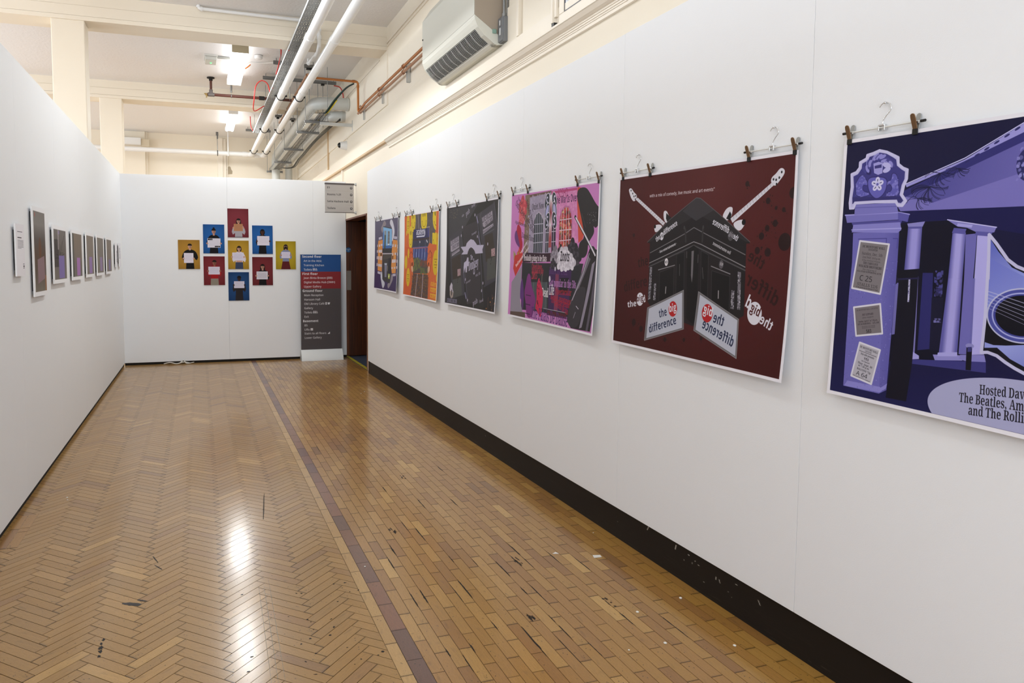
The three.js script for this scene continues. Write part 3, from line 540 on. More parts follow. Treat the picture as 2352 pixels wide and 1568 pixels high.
// old brown pipe below the ceiling of the near bay
{
  const t = thing('brown_pipe', 'old dark red-brown pipe hanging below the ceiling by the near light', 'pipe', [0, 3.91, 0]);
  obj('drop_leg', rod([0.212, 0, -11.58], [0.212, CEIL - 3.91, -11.58], 0.018), M.brownPipe, t);
  obj('ceiling_flange', [rod([0.212, 0.235, -11.58], [0.212, 0.248, -11.58], 0.055, 20), rod([0.212, 0.2, -11.58], [0.212, 0.235, -11.58], 0.026, 16)], M.dark, t);
  obj('pipe_run', pipe([[0.16, 0, -11.58], [1.39, 0, -11.58]], 0.021), M.brownPipe, t);
  obj('tee', [rod([0.17, 0, -11.58], [0.26, 0, -11.58], 0.03), rod([0.212, 0.02, -11.58], [0.212, 0.07, -11.58], 0.026)], S(0x6e6764, 0.6), t);
  obj('end_tap', [rod([0.13, 0, -11.58], [0.175, 0, -11.58], 0.017), rod([0.145, -0.05, -11.58], [0.155, 0, -11.58], 0.008), rod([0.12, 0.01, -11.58], [0.165, -0.03, -11.56], 0.008)], S(0xa38a55, 0.4, { metalness: 0.6 }), t);
  obj('pipe_union', rod([0.90, 0, -11.58], [0.98, 0, -11.58], 0.03), M.dark, t);
  obj('back_run', pipe([[1.397, 0, -9.95], [1.397, 0, -13.5]], 0.02), M.copperOld, t);
  obj('valve', [rod([1.397, -0.02, -12.4], [1.397, 0.14, -12.4], 0.022), rod([1.36, 0.03, -12.4], [1.44, 0.03, -12.4], 0.012)], M.brownPipe, t);
  obj('strap_hanger', [rod([0.50, 0.05, -11.58], [0.50, CEIL - 3.91, -11.58], 0.014, 8), new THREE.TorusGeometry(0.026, 0.005, 8, 18).rotateY(Math.PI / 2).translate(0.5, 0, -11.58)], M.galv, t);
}
// green-yellow and black cables drooping from the copper riser to the basket
[[0x0f3a2b, 0, 'dark green cable drooping from the copper pipe to the basket tray'], [0x101113, 0.014, 'black cable drooping beside the yellow one to the basket tray'], [0xd8c21a, 0.027, 'yellow cable drooping from the copper pipe bend to the basket tray']].forEach(([c, d, label], k) => {
  const pts = [[1.955, 3.775 - d * 0.3, -9.64], [1.88 + d * 0.2, 3.74 - d * 0.4, -9.72], [1.76 + d, 3.62 - d * 0.3, -9.95], [1.68 + d, 3.50 - d * 0.3, -10.2], [1.60 + d, 3.44, -10.45], [1.58 + d, 3.435, -10.9]];
  const o = obj('drooping_cable', cable(k === 2 ? pts.slice(2) : pts, 0.0085, 40, 8), S(c, 0.5)); tag(o, label, 'cable');
});
// red alarm cables
[[[[0.995, CEIL, -9.45], [1.02, 4.08, -9.55], [1.015, 3.98, -9.8], [1.0, 3.9, -10.0]], 'red cable dropping from the ceiling to the perforated tray, nearest the beam'],
 [[[1.0, 3.86, -10.9], [0.97, 4.02, -11.05], [0.90, 4.06, -11.1], [0.83, 4.0, -11.15], [0.80, 3.8, -11.2], [0.82, 3.70, -11.5], [0.99, 3.84, -11.8]], 'red cable looping out to the left of the perforated tray'],
 [[[0.955, CEIL, -14.4], [0.965, 4.0, -14.45], [0.985, 3.87, -14.25]], 'thin red cable dropping at the far end of the perforated tray'],
 [[[1.95, 4.07, -11.1], [2.04, 4.05, -11.1], [2.085, 3.95, -11.1], [2.088, 3.80, -11.1]], 'red cable curving down the wall behind the large duct']].forEach(([p, l]) => tag(obj('red_cable', cable(p, 0.008, 30, 8), M.red), l, 'cable'));
// ceiling fittings: emergency light box, smoke detector, small cable run
{
  const t = thing('emergency_light', 'small translucent emergency light box on the ceiling left of the near light', 'emergency light', [0.197, CEIL, -10.45]);
  obj('base_plate', rbox(0.17, 0.02, 0.3, 0.004, 0, -0.01, 0), S(0xd9d8d2, 0.5), t);
  obj('lens_cover', rbox(0.15, 0.05, 0.27, 0.012, 0, -0.044, 0), S(0xc9c9c2, 0.25), t);
  obj('indicator_lamp', new THREE.SphereGeometry(0.014, 12, 8).translate(0.0, -0.068, -0.02), S(0x9ff0b0, 0.4, { emissive: 0x55ff88, emissiveIntensity: 0.6 }), t);
  obj('conduit', rspan(0.085, 0.24, -0.028, -0.004, 0.06, 0.1, 0.003), S(0xa9a9a2, 0.5), t);
}
{
  const t = thing('smoke_detector', 'round white smoke detector on the ceiling right of the near light', 'smoke detector', [0.79, CEIL, -10.15]);
  obj('detector_base', new THREE.LatheGeometry([[0, 0], [0.055, 0], [0.055, -0.018], [0.05, -0.02]].map(p => new THREE.Vector2(...p)), 28), M.whitePlastic, t);
  obj('detector_head', new THREE.LatheGeometry([[0.05, -0.02], [0.052, -0.035], [0.044, -0.05], [0, -0.054]].map(p => new THREE.Vector2(...p)), 28), M.whitePlastic, t);
}
tag(obj('ceiling_cable', cable([[0.63, 4.10, -10.5], [0.7, 4.15, -10.5], [0.85, 4.152, -10.5], [1.0, 4.12, -10.3]], 0.005, 20, 6), M.whitePlastic), 'thin white cable along the ceiling right of the near light', 'cable');
tag(obj('ceiling_cable', cable([[0.64, 4.06, -10.5], [0.68, 4.09, -10.5], [0.71, 4.12, -10.5]], 0.008, 12, 6), S(0xd67a2a, 0.5)), 'short orange flex at the side of the near light', 'cable');
// box and cover on the far pilaster
{
  const t = thing('wall_unit', 'white box-shaped unit high on the far wall, beside the rear column', 'wall unit', [-1.3, 3.93, FAR + 0.1]);
  obj('casing', rbox(0.5, 0.15, 0.16, 0.012, -0.05, 0, 0.08), M.whitePlastic, t);
  obj('side_cover', rbox(0.16, 0.16, 0.1, 0.008, 0.28, -0.02, 0.05), S(0xdccfb6, 0.6), t);
  obj('cord', rod([-0.13, -0.08, 0.1], [-0.125, -0.33, 0.1], 0.006, 6), M.whitePlastic, t);
}
// ---------------------------------------------------------------- wall heater, isolator, dome camera
{
  const t = thing('wall_heater', 'large grey-beige fan heater high on the cream wall with a slatted outlet', 'heater', [0, 0, -5.609]);
  const h = 0.636, back = [[2.104, 3.01], [2.104, 3.64]];
  obj('casing', extrudeZ([[2.104, 3.20], [2.104, 3.63], [1.94, 3.63], [1.872, 3.525], [1.872, 3.20]], -h, h), M.acBeige, t);
  obj('end_panel', extrudeZ([[2.1035, 3.04], [2.1035, 3.625], [1.942, 3.625], [1.876, 3.52], [1.876, 3.20]], h, h + 0.006), M.acShadedEnd, t);
  const hood = [[1.872, 3.198], [1.872, 3.185], [1.876, 3.165], [1.886, 3.14], [1.897, 3.118]];
  obj('hood_front', extrudeZ([...hood, [1.92, 3.125], [1.90, 3.198]], -h - 0.002, h + 0.002), M.acHood, t);
  obj('hood_bottom', extrudeZ([[2.006, 3.030], [2.012, 3.018], [2.03, 3.006], [2.05, 3.003], [2.104, 3.010], [2.104, 3.03]], -h - 0.002, h + 0.002), M.acHood, t);
  for (const s of [-1, 1]) obj('hood_end', extrudeZ([[1.872, 3.198], [1.874, 3.17], [1.897, 3.118], [1.945, 3.064], [2.006, 3.022], [2.03, 3.006], [2.05, 3.003], [2.104, 3.010], [2.104, 3.038]], s > 0 ? h - 0.055 : -h - 0.003, s > 0 ? h + 0.011 : -h + 0.02), M.acHood, t);
  obj('outlet_cavity', extrudeZ([[1.915, 3.13], [1.96, 3.085], [2.01, 3.045], [2.04, 3.05], [2.04, 3.19], [1.92, 3.19]], -h + 0.02, h - 0.05), M.shadowGap, t);
  const slat = rbox(0.0032, 0.008, 2 * h - 0.07, 0.001);
  for (let k = 0; k < 15; k++) { const u = (k + 0.5) / 15, a = [1.899, 3.116], b = [2.005, 3.026], bow = 0.012 * Math.sin(u * Math.PI); const m = obj('grille_slat', slat, M.alu, t); m.position.set(a[0] + (b[0] - a[0]) * u - bow * 0.65, a[1] + (b[1] - a[1]) * u - bow * 0.75, -0.0175); m.rotation.z = -0.9; }
  const bars = []; for (let k = 1; k < 11; k++) { const z = -h + 0.02 + k * (2 * h - 0.07) / 11; bars.push(...[0, 1, 2, 3].map(i => { const p = u => { const bow = 0.012 * Math.sin(u * Math.PI); return [1.899 + 0.106 * u - bow * 0.65, 3.116 - 0.09 * u - bow * 0.75, z]; }; return rod(p(i / 4), p((i + 1) / 4), 0.0028, 6); })); }
  for (let k = 0; k < 10; k++) obj('grille_divider', bars.slice(k * 4, k * 4 + 4), M.alu, t);
  obj('screw', new THREE.SphereGeometry(0.008, 10, 8).translate(1.872, 3.37, -h + 0.02), M.black, t);
}
{
  const t = thing('isolator_box', 'grey electrical isolator box with conduit at the near end of the heater', 'switch box', [2.082, 3.10, -4.925]);
  obj('box_body', rbox(0.044, 0.175, 0.085, 0.006, 0, 0, 0), M.boxGrey, t);
  obj('box_cover', rbox(0.012, 0.165, 0.075, 0.004, -0.026, 0, 0), M.boxGrey, t);
  pieces('paint_mark', [rbox(0.002, 0.035, 0.014, 0.0008, -0.033, 0.045, 0.0), rbox(0.002, 0.05, 0.018, 0.0008, -0.033, -0.015, 0.004)], S(0xe8e8e6, 0.7), t);
  obj('conduit', rod([0.0, 0.085, 0.0], [0.0, 1.06, 0.0], 0.011), M.galv, t);
  obj('conduit', rod([0.012, 0.085, 0.03], [0.012, 1.06, 0.03], 0.008), M.galvDark, t);
  obj('gland', rod([0, 0.085, 0], [0, 0.115, 0], 0.017), M.galv, t);
  obj('toggle', rbox(0.03, 0.03, 0.03, 0.004, -0.06, -0.005, -0.042), S(0x86a596, 0.5), t);
}
{
  const t = thing('dome_camera', 'small white dome security camera on the cream wall above the door', 'camera', [2.104, 3.163, -10.883], 0);
  obj('housing', new THREE.LatheGeometry([[0, 0], [0.068, 0], [0.068, 0.012], [0.05, 0.10], [0.047, 0.104]].map(p => new THREE.Vector2(...p)), 32).rotateZ(Math.PI / 2), M.whitePlastic, t);
  obj('trim_ring', new THREE.TorusGeometry(0.045, 0.006, 10, 30).rotateY(Math.PI / 2).translate(-0.104, 0, 0), M.whiteMetal, t);
  obj('dome', new THREE.SphereGeometry(0.042, 24, 12, 0, 6.3, 0, Math.PI / 2).rotateZ(Math.PI / 2).translate(-0.104, 0, 0), S(0x0c1412, 0.08), t);
}
tag(obj('conduit', rod([2.094, 3.24, -10.87], [2.094, 3.62, -10.87], 0.011, 10), M.creamTrim), 'cream conduit running down the wall to the dome camera', 'conduit');

// ---------------------------------------------------------------- directory totem and projecting sign
function roundedProfile(p) { return p; }
{
  const t = thing('directory_totem', 'freestanding floor directory in blue, red and dark grey with a silver curved foot', 'sign', [1.692, 0, -10.86]);
  const c = canvas(768, 1900), x = c.getContext('2d'), H = 1900, W = 768;      // print area 0.585 x 1.40 m
  x.fillStyle = '#4d4648'; x.fillRect(0, 0, W, H); x.fillStyle = '#0b4a8c'; x.fillRect(0, 0, W, 338); x.fillStyle = '#861a20'; x.fillRect(0, 338, W, 337);
  x.fillStyle = '#e6e3e6';
  const line = (s, y, bold) => { x.font = bold ? 'bold 62px sans-serif' : '54px sans-serif'; x.fillText(s, bold ? 26 : 55, y); return (bold ? 26 : 55) + x.measureText(s).width; };
  const person = (px, y) => { x.beginPath(); x.arc(px + 9, y - 42, 7, 0, 7); x.fill(); x.fillRect(px, y - 33, 18, 22); x.fillRect(px + 2, y - 12, 14, 16); };
  const wheel = (px, y) => { x.beginPath(); x.arc(px + 8, y - 40, 6, 0, 7); x.fill(); x.fillRect(px + 4, y - 33, 9, 20); x.lineWidth = 5; x.strokeStyle = '#e6e3e6'; x.beginPath(); x.arc(px + 12, y - 10, 13, 0, 7); x.stroke(); };
  line('Second floor', 62, true); line('Art in the Attic', 144); line('Training Kitchen', 230);
  let e = line('Toilets', 316); person(e + 16, 314); person(e + 44, 314); wheel(e + 74, 314);
  line('First floor', 402, true); line('Jean Binta Breeze (JBB)', 480); line('Digital Media Hub (DMH)', 566); line('Upper Gallery', 650);
  line('Ground floor', 738, true); line('Main Reception', 822); line('Hansom Hall', 908);
  e = line('Old Library Café', 992); x.fillRect(e + 16, 948, 34, 46); x.fillStyle = '#4d4648'; x.fillRect(e + 24, 956, 6, 30); x.fillRect(e + 36, 956, 6, 30); x.fillStyle = '#e6e3e6'; x.beginPath(); x.moveTo(e + 64, 952); x.lineTo(e + 110, 952); x.lineTo(e + 96, 992); x.lineTo(e + 70, 992); x.fill();
  line('Gallery', 1078); e = line('Toilets', 1164); person(e + 16, 1162); person(e + 44, 1162); wheel(e + 74, 1162); line('Exit', 1248);
  line('Basement', 1336, true); line('B5', 1420); e = line('Lifts', 1504); x.fillRect(e + 18, 1460, 46, 46); x.fillStyle = '#4d4648'; x.fillRect(e + 38, 1474, 5, 32); x.fillStyle = '#e6e3e6';
  e = line('Stairs to all floors', 1582); x.beginPath(); x.moveTo(e + 24, 1582); x.lineTo(e + 70, 1582); x.lineTo(e + 70, 1538); x.fill(); line('Lower Gallery', 1668);
  const front = new THREE.MeshStandardMaterial({ map: tex(c), roughness: 0.65 }), side = S(0x4a4647, 0.5);
  obj('board', box(0.585, 1.41, 0.018, 0, 0.85, 0), [side, side, side, side, front, side], t);
  for (const s of [-1, 1]) obj('edge_rail', rspan(s * 0.2955 - 0.0035, s * 0.2955 + 0.0035, 0.1, 1.556, -0.014, 0.012, 0.002), S(0x6b686a, 0.4, { metalness: 0.4 }), t);
  const prof = [[-0.075, 0], [0.115, 0], [0.112, 0.02]]; for (let k = 1; k <= 8; k++) { const a = k / 8; prof.push([0.112 - 0.088 * Math.pow(a, 1.4), 0.02 + 0.135 * a]); } prof.push([-0.02, 0.155], [-0.07, 0.03]);
  obj('foot', toCreasedNormals(extrudeZ(prof, -0.305, 0.305).rotateY(-Math.PI / 2), 0.5), S(0xe2e4e4, 0.35, { metalness: 0.1 }), t);
  pieces('foot_cap', [extrudeZ(prof.map(p => [p[0] * 1.01, p[1]]), -0.308, -0.3045).rotateY(-Math.PI / 2), extrudeZ(prof.map(p => [p[0] * 1.01, p[1]]), 0.3045, 0.308).rotateY(-Math.PI / 2)], S(0xb4b6b6, 0.4, { metalness: 0.3 }), t);
}
{
  const t = thing('projecting_sign', 'silver slatted direction sign projecting from the wall above the doorway', 'sign', [2.104, 2.33, -10.256]);
  const rows = ['E1', 'Rooms 1-21', 'Satta Hashem Hall', 'Toilets'], w = 0.402, hh = 0.0945;
  rows.forEach((s, k) => {
    const c = canvas(512, 120), x = c.getContext('2d'); x.fillStyle = '#b4afab'; x.fillRect(0, 0, 512, 120); x.fillStyle = '#2c2829'; x.font = 'bold 46px sans-serif'; x.fillText(s, 36, 76, 385);
    x.beginPath(); x.arc(466, 60, 22, 0, 7); x.fill(); x.strokeStyle = '#d8d4d0'; x.lineWidth = 6; x.beginPath(); x.moveTo(466, 71); x.lineTo(466, 50); x.moveTo(456, 60); x.lineTo(466, 49); x.lineTo(476, 60); x.stroke();
    const a = S(0xb4afab, 0.4, { metalness: 0.3 }), f = new THREE.MeshStandardMaterial({ map: tex(c), roughness: 0.4, metalness: 0.2 });
    obj('slat', box(w, hh - 0.002, 0.016, -0.238, 0.154 - k * hh - 0.006, 0), [a, a, a, a, f, a], t);
  });
  obj('top_rail', rspan(-0.442, -0.03, 0.19, 0.214, -0.013, 0.013, 0.004), S(0x5d5757, 0.35, { metalness: 0.5 }), t);
  obj('bottom_rail', rspan(-0.442, -0.03, -0.198, -0.186, -0.013, 0.013, 0.004), S(0x77706c, 0.35, { metalness: 0.5 }), t);
  for (const y of [0.202, -0.192]) obj('wall_fixing', new THREE.CylinderGeometry(0.009, 0.024, 0.032, 18).rotateZ(Math.PI / 2).translate(-0.0165, y, 0), M.alu, t);
}
// hazard tape at the threshold
{
  const c = canvas(1024, 32), x = c.getContext('2d'); x.fillStyle = '#d9c51c'; x.fillRect(0, 0, 1024, 32); x.fillStyle = '#15140f'; for (let k = -1; k < 18; k++) { x.beginPath(); x.moveTo(k * 60, 32); x.lineTo(k * 60 + 30, 32); x.lineTo(k * 60 + 62, 0); x.lineTo(k * 60 + 32, 0); x.fill(); }
  const f = new THREE.MeshStandardMaterial({ map: tex(c), roughness: 0.6 }), e = S(0x3a3818);
  const g = new THREE.BoxGeometry(1.62, 0.0016, 0.05); const o = obj('hazard_tape', g, [e, e, f, e, e, e]); o.position.set(2.125, 0.0038, -10.34); o.rotation.y = Math.PI / 2;
  tag(o, 'black and yellow striped hazard tape along the door threshold', 'tape');
}
// paint flakes and scraps on the floor
[[1.6595, -3.2196, 0.016, 'triangular white paint flake on the right-hand floor, farther left of two'], [1.837, -3.12, 0.022, 'squarish white paint flake on the floor, nearest the black skirting']].forEach(([x, z, r, l], k) => {
  const s = new THREE.Shape(); const pts = k ? [[-1, -0.7], [0.9, -0.8], [1.1, 0.3], [-0.6, 0.7]] : [[-1, -0.2], [0.9, -0.8], [0.5, 0.7]]; pts.forEach((p, i) => s[i ? 'lineTo' : 'moveTo'](p[0] * r, p[1] * r));
  const o = obj('paint_flake', new THREE.ExtrudeGeometry(s, { depth: 0.0012, bevelEnabled: false }).rotateX(-Math.PI / 2), S(0xdedbd4, 0.8)); o.position.set(x, 0.0002, z); tag(o, l, 'debris');
});
{
  const crumbs = []; const spots = [[-0.86, -10.6], [-0.72, -10.55], [-0.44, -8.9], [1.02, -7.3], [1.5, -8.3], [1.62, -8.9], [1.72, -8.0], [1.55, -7.2], [1.9, -7.6], [1.66, -7.9], [-0.8, -4.95], [-0.79, -4.9], [1.7, -2.55], [1.66, -2.3], [1.95, -2.6], [1.9, -2.2], [1.5, -2.3], [1.98, -3.4], [0.72, -3.36]];
  for (const [x, z] of spots) crumbs.push(new THREE.IcosahedronGeometry(0.0035 + 0.004 * rnd(), 0).scale(1, 0.5, 1).translate(x, 0.0025, z));
  const o = obj('plaster_crumbs', crumbs, S(0xe3ded4, 0.9)); tag(o, 'scattered tiny crumbs of white plaster over the wooden floor', 'debris'); o.userData.kind = 'stuff';
}
{
  const g = []; const pts = [[0, 0], [0.08, 0.02], [0.16, 0.01], [0.24, 0.03], [0.3, 0]];
  g.push(cable([[-0.5, 0.012, -10.98], [-0.42, 0.03, -10.96], [-0.33, 0.012, -10.94], [-0.24, 0.028, -10.97], [-0.15, 0.01, -10.95]], 0.008, 24, 6), cable([[-0.3, 0.01, -10.95], [-0.24, 0.05, -10.99], [-0.2, 0.012, -10.94], [-0.1, 0.02, -10.98]], 0.006, 24, 6));
  tag(obj('plastic_scrap', g, S(0xcfcac2, 0.35)), 'crumpled clear plastic scrap on the floor at the back partition', 'debris');
}

// ---------------------------------------------------------------- mounted pictures on the left partition
const matte = c => new THREE.MeshPhysicalMaterial({ map: tex(c), roughness: 0.7, specularIntensity: 0.35 });
function mounted(name, label, cat, w, h, d, pos, turn, matFront, group, standoff = 0) {
  const e = S(0xf3f3f4, 0.5);
  const t = thing(name, label, cat, pos, turn, group);
  obj('board', box(w, h, d, 0, 0, standoff + d / 2), [e, e, e, e, matFront, e], t);
  if (standoff) obj('shadow_batten', box(w - 0.07, h - 0.07, standoff, 0, 0, standoff / 2), M.dark, t);  // kept near-black: the shadow of the stand-off gap is in its colour
  return t;
}
function mist(ctx, w, h, stops) { const g = ctx.createLinearGradient(0, 0, 0, h); stops.forEach(([p, c]) => g.addColorStop(p, c)); ctx.fillStyle = g; ctx.fillRect(0, 0, w, h); }
const LEFTPICS = [
  // z centre, y centre, w, h, label, purple patch [x, y, w, h, colour], tint stops
  [-5.43, 1.515, 0.415, 0.575, 'tall portrait-format misty brown picture with a dull mauve patch, nearest on the left partition', [0.32, 0.58, 0.58, 0.26, '#8d7479'], [[0, '#837d78'], [0.16, '#86817d'], [0.35, '#5d5552'], [0.55, '#5e4a3c'], [0.75, '#63544a'], [1, '#7b7468']]],
  [-6.172, 1.502, 0.56, 0.425, 'landscape grey picture with dark branches and a large violet patch, second on the left partition', [0.36, 0.52, 0.46, 0.46, '#8272ab'], [[0, '#77716e'], [0.4, '#6d655f'], [1, '#7a736c']]],
  [-6.985, 1.504, 0.56, 0.42, 'landscape brown-grey picture with a pinkish purple patch, third on the left partition', [0.42, 0.56, 0.36, 0.42, '#a879b4'], [[0, '#85776a'], [0.5, '#7d7268'], [1, '#75716a']]],
  [-7.768, 1.511, 0.51, 0.42, 'pale grey-brown picture with a central purple patch, fourth on the left partition', [0.34, 0.55, 0.42, 0.43, '#9a80b5'], [[0, '#8b8076'], [1, '#857d75']]],
  [-8.528, 1.513, 0.55, 0.42, 'plain grey picture with a faint lilac patch, fifth on the left partition', [0.42, 0.55, 0.4, 0.4, '#9684a8'], [[0, '#878079'], [1, '#837c74']]],
  [-9.32, 1.516, 0.51, 0.42, 'small-looking grey-brown picture with a violet patch, sixth and farthest on the left partition', [0.36, 0.62, 0.4, 0.34, '#84789f'], [[0, '#8a8077'], [1, '#857b72']]],
];
LEFTPICS.forEach(([z, y, w, h, label, p, stops], i) => {
  const W = 420, H = Math.round(420 * h / w), c = canvas(W, H), x = c.getContext('2d'), m = W * 0.032 / w * 0.9, my = W * 0.032 / w * 0.9;
  x.fillStyle = '#f2f2f5'; x.fillRect(0, 0, W, H);
  x.save(); x.beginPath(); x.rect(m, my, W - 2 * m, H - 2 * my); x.clip(); x.translate(m, my); const iw = W - 2 * m, ih = H - 2 * my;
  mist(x, iw, ih, stops);
  for (let k = 0; k < 26; k++) { x.fillStyle = `rgba(${k % 2 ? '40,34,30' : '170,160,150'},${0.05 + 0.06 * rnd()})`; const px = rnd() * iw; x.fillRect(px, rnd() * ih * 0.5, 1 + rnd() * 6, ih); }
  if (i === 0) { x.fillStyle = 'rgba(120,64,30,0.45)'; x.beginPath(); x.ellipse(iw * 0.5, ih * 0.45, iw * 0.12, ih * 0.13, 0, 0, 7); x.fill(); x.fillStyle = 'rgba(200,120,60,0.4)'; x.fillRect(iw * 0.86, ih * 0.8, iw * 0.14, ih * 0.2); x.fillStyle = 'rgba(220,70,50,0.5)'; x.fillRect(iw * 0.1, ih * 0.02, iw * 0.05, ih * 0.05); x.fillStyle = p[4]; x.beginPath(); x.moveTo(iw * 0.25, ih * 0.6); x.lineTo(iw * 0.86, ih * 0.55); x.lineTo(iw * 0.88, ih * 0.84); x.lineTo(iw * 0.25, ih * 0.9); x.fill(); }
  else {
    if (i === 1) { x.strokeStyle = 'rgba(34,30,30,0.75)'; for (let k = 0; k < 22; k++) { x.lineWidth = 1 + rnd() * 3; x.beginPath(); x.moveTo(iw * (0.45 + 0.1 * rnd()), ih * 0.9); x.quadraticCurveTo(iw * (0.3 + 0.4 * rnd()), ih * 0.5, iw * rnd() * 0.9, ih * rnd() * 0.6); x.stroke(); } x.fillStyle = 'rgba(30,26,26,0.5)'; x.fillRect(0, ih * 0.2, iw * 0.35, ih * 0.55); x.fillStyle = '#8d7ab2'; x.fillRect(iw * 0.36, ih * 0.02, iw * 0.08, ih * 0.07); x.fillStyle = 'rgba(170,160,165,0.7)'; x.fillRect(iw * 0.3, 0, iw * 0.1, ih * 0.4); }
    if (i === 2) { x.fillStyle = 'rgba(56,62,60,0.6)'; x.fillRect(0, 0, iw * 0.14, ih); }
    x.fillStyle = p[4]; x.fillRect(p[0] * iw, p[1] * ih, p[2] * iw, p[3] * ih);
  }
  x.restore();
  mounted('mounted_picture', label, 'picture', w, h, 0.009, [L + 0.001, y, z], Math.PI / 2, matte(c), undefined, 0.012);
});
const captionMat = (k) => {
  const c = canvas(256, 366), x = c.getContext('2d'); x.fillStyle = '#efedf3'; x.fillRect(0, 0, 256, 366); x.fillStyle = '#4c4850';
  if (k === 0) { x.fillRect(50, 52, 150, 4); x.fillRect(50, 92, 120, 7); for (let i = 0; i < 8; i++) x.fillRect(50, 112 + i * 8, i === 7 ? 110 : 172, 2.4); x.fillRect(196, 278, 34, 5); x.fillRect(200, 290, 30, 14); x.fillRect(196, 308, 34, 4); }
  else for (let i = 0; i < 22; i++) x.fillRect(k === 1 ? 110 : 40, (k === 1 ? 120 : 74) + i * 8, 90 + 80 * rnd(), 3);
  return matte(c);
};
[[-4.872, 1.5175, 'white text board, nearest caption panel on the left partition before the tall picture'], [-10.12, 1.53, 'narrow white text board just past the last picture on the left partition'], [-10.54, 1.535, 'white text board nearest the back corner on the left partition']].forEach(([z, y, l], k) => mounted('caption_board', l, 'text board', 0.215, 0.303, 0.009, [L + 0.001, y, z], Math.PI / 2, captionMat(k), undefined, 0.012));

// ---------------------------------------------------------------- nine portraits on the back partition
const PORTRAITS = [
  // x, y (centre), background, label, hair, skin, top, lower, [head x, head y, head r], card [x, y, w, h, colour], extras
  [-0.136, 1.548, '#b07e26', 'portrait on mustard of a short-haired person in a black jumper, far left of the nine', '#1c1512', '#c99a86', '#141316', '#141316', [0.54, 0.22, 0.085], [0.26, 0.45, 0.44, 0.34, '#e4dcea'], 'wide'],
  [0.2015, 1.771, '#12509a', 'portrait on blue of a person with tied-up hair holding a white card with black tape', '#1a1414', '#b98a78', '#141318', '#141318', [0.5, 0.24, 0.09], [0.2, 0.48, 0.61, 0.32, '#dcd8e4'], 'tape bun'],
  [0.538, 2.0025, '#71202a', 'portrait on dark red of a long-haired person in grey holding brown cardboard, topmost', '#231a1b', '#bf8c78', '#a8a3ab', '#3a3640', [0.52, 0.43, 0.085], [0.29, 0.53, 0.43, 0.25, '#b07c58'], 'long'],
  [0.8758, 1.7672, '#12529e', 'portrait on blue of a person with dark bobbed hair holding a large handwritten sheet', '#15100f', '#4d2f28', '#141318', '#101014', [0.5, 0.22, 0.085], [0.24, 0.37, 0.6, 0.33, '#dfd9e6'], 'bob'],
  [1.2055, 1.5437, '#b59a17', 'portrait on yellow of a masked curly-haired person in a dark red skirt, far right', '#2c201b', '#b08674', '#7f88a8', '#5d1f24', [0.5, 0.2, 0.08], [0.28, 0.38, 0.44, 0.22, '#dcd6ea'], 'mask curl'],
  [0.1998, 1.3178, '#741b22', 'portrait on red of a short-haired person in a red jacket holding a white card', '#191212', '#8d5c4a', '#a01a1e', '#8d8478', [0.51, 0.22, 0.085], [0.22, 0.36, 0.54, 0.27, '#d8d2e2'], ''],
  [0.5363, 1.5465, '#b58a1e', 'portrait on mustard of a smiling person in blue jeans, centre of the nine', '#241a18', '#c69883', '#d9d2dc', '#3b4560', [0.53, 0.28, 0.085], [0.2, 0.42, 0.55, 0.28, '#d9d3e6'], 'crop'],
  [0.8710, 1.3107, '#6b1a20', 'portrait on dark red of a dark-haired person in black holding a scribbled card', '#171111', '#b98974', '#151316', '#121114', [0.5, 0.34, 0.085], [0.2, 0.51, 0.55, 0.28, '#d6d2dc'], 'scribble long'],
  [0.5335, 1.0915, '#123a70', 'portrait on dark blue of a dark-jacketed person with a plain card, lowest', '#120d0d', '#35231f', '#2a2527', '#2a2527', [0.52, 0.22, 0.085], [0.27, 0.32, 0.5, 0.24, '#d8d3e4'], ''],
];
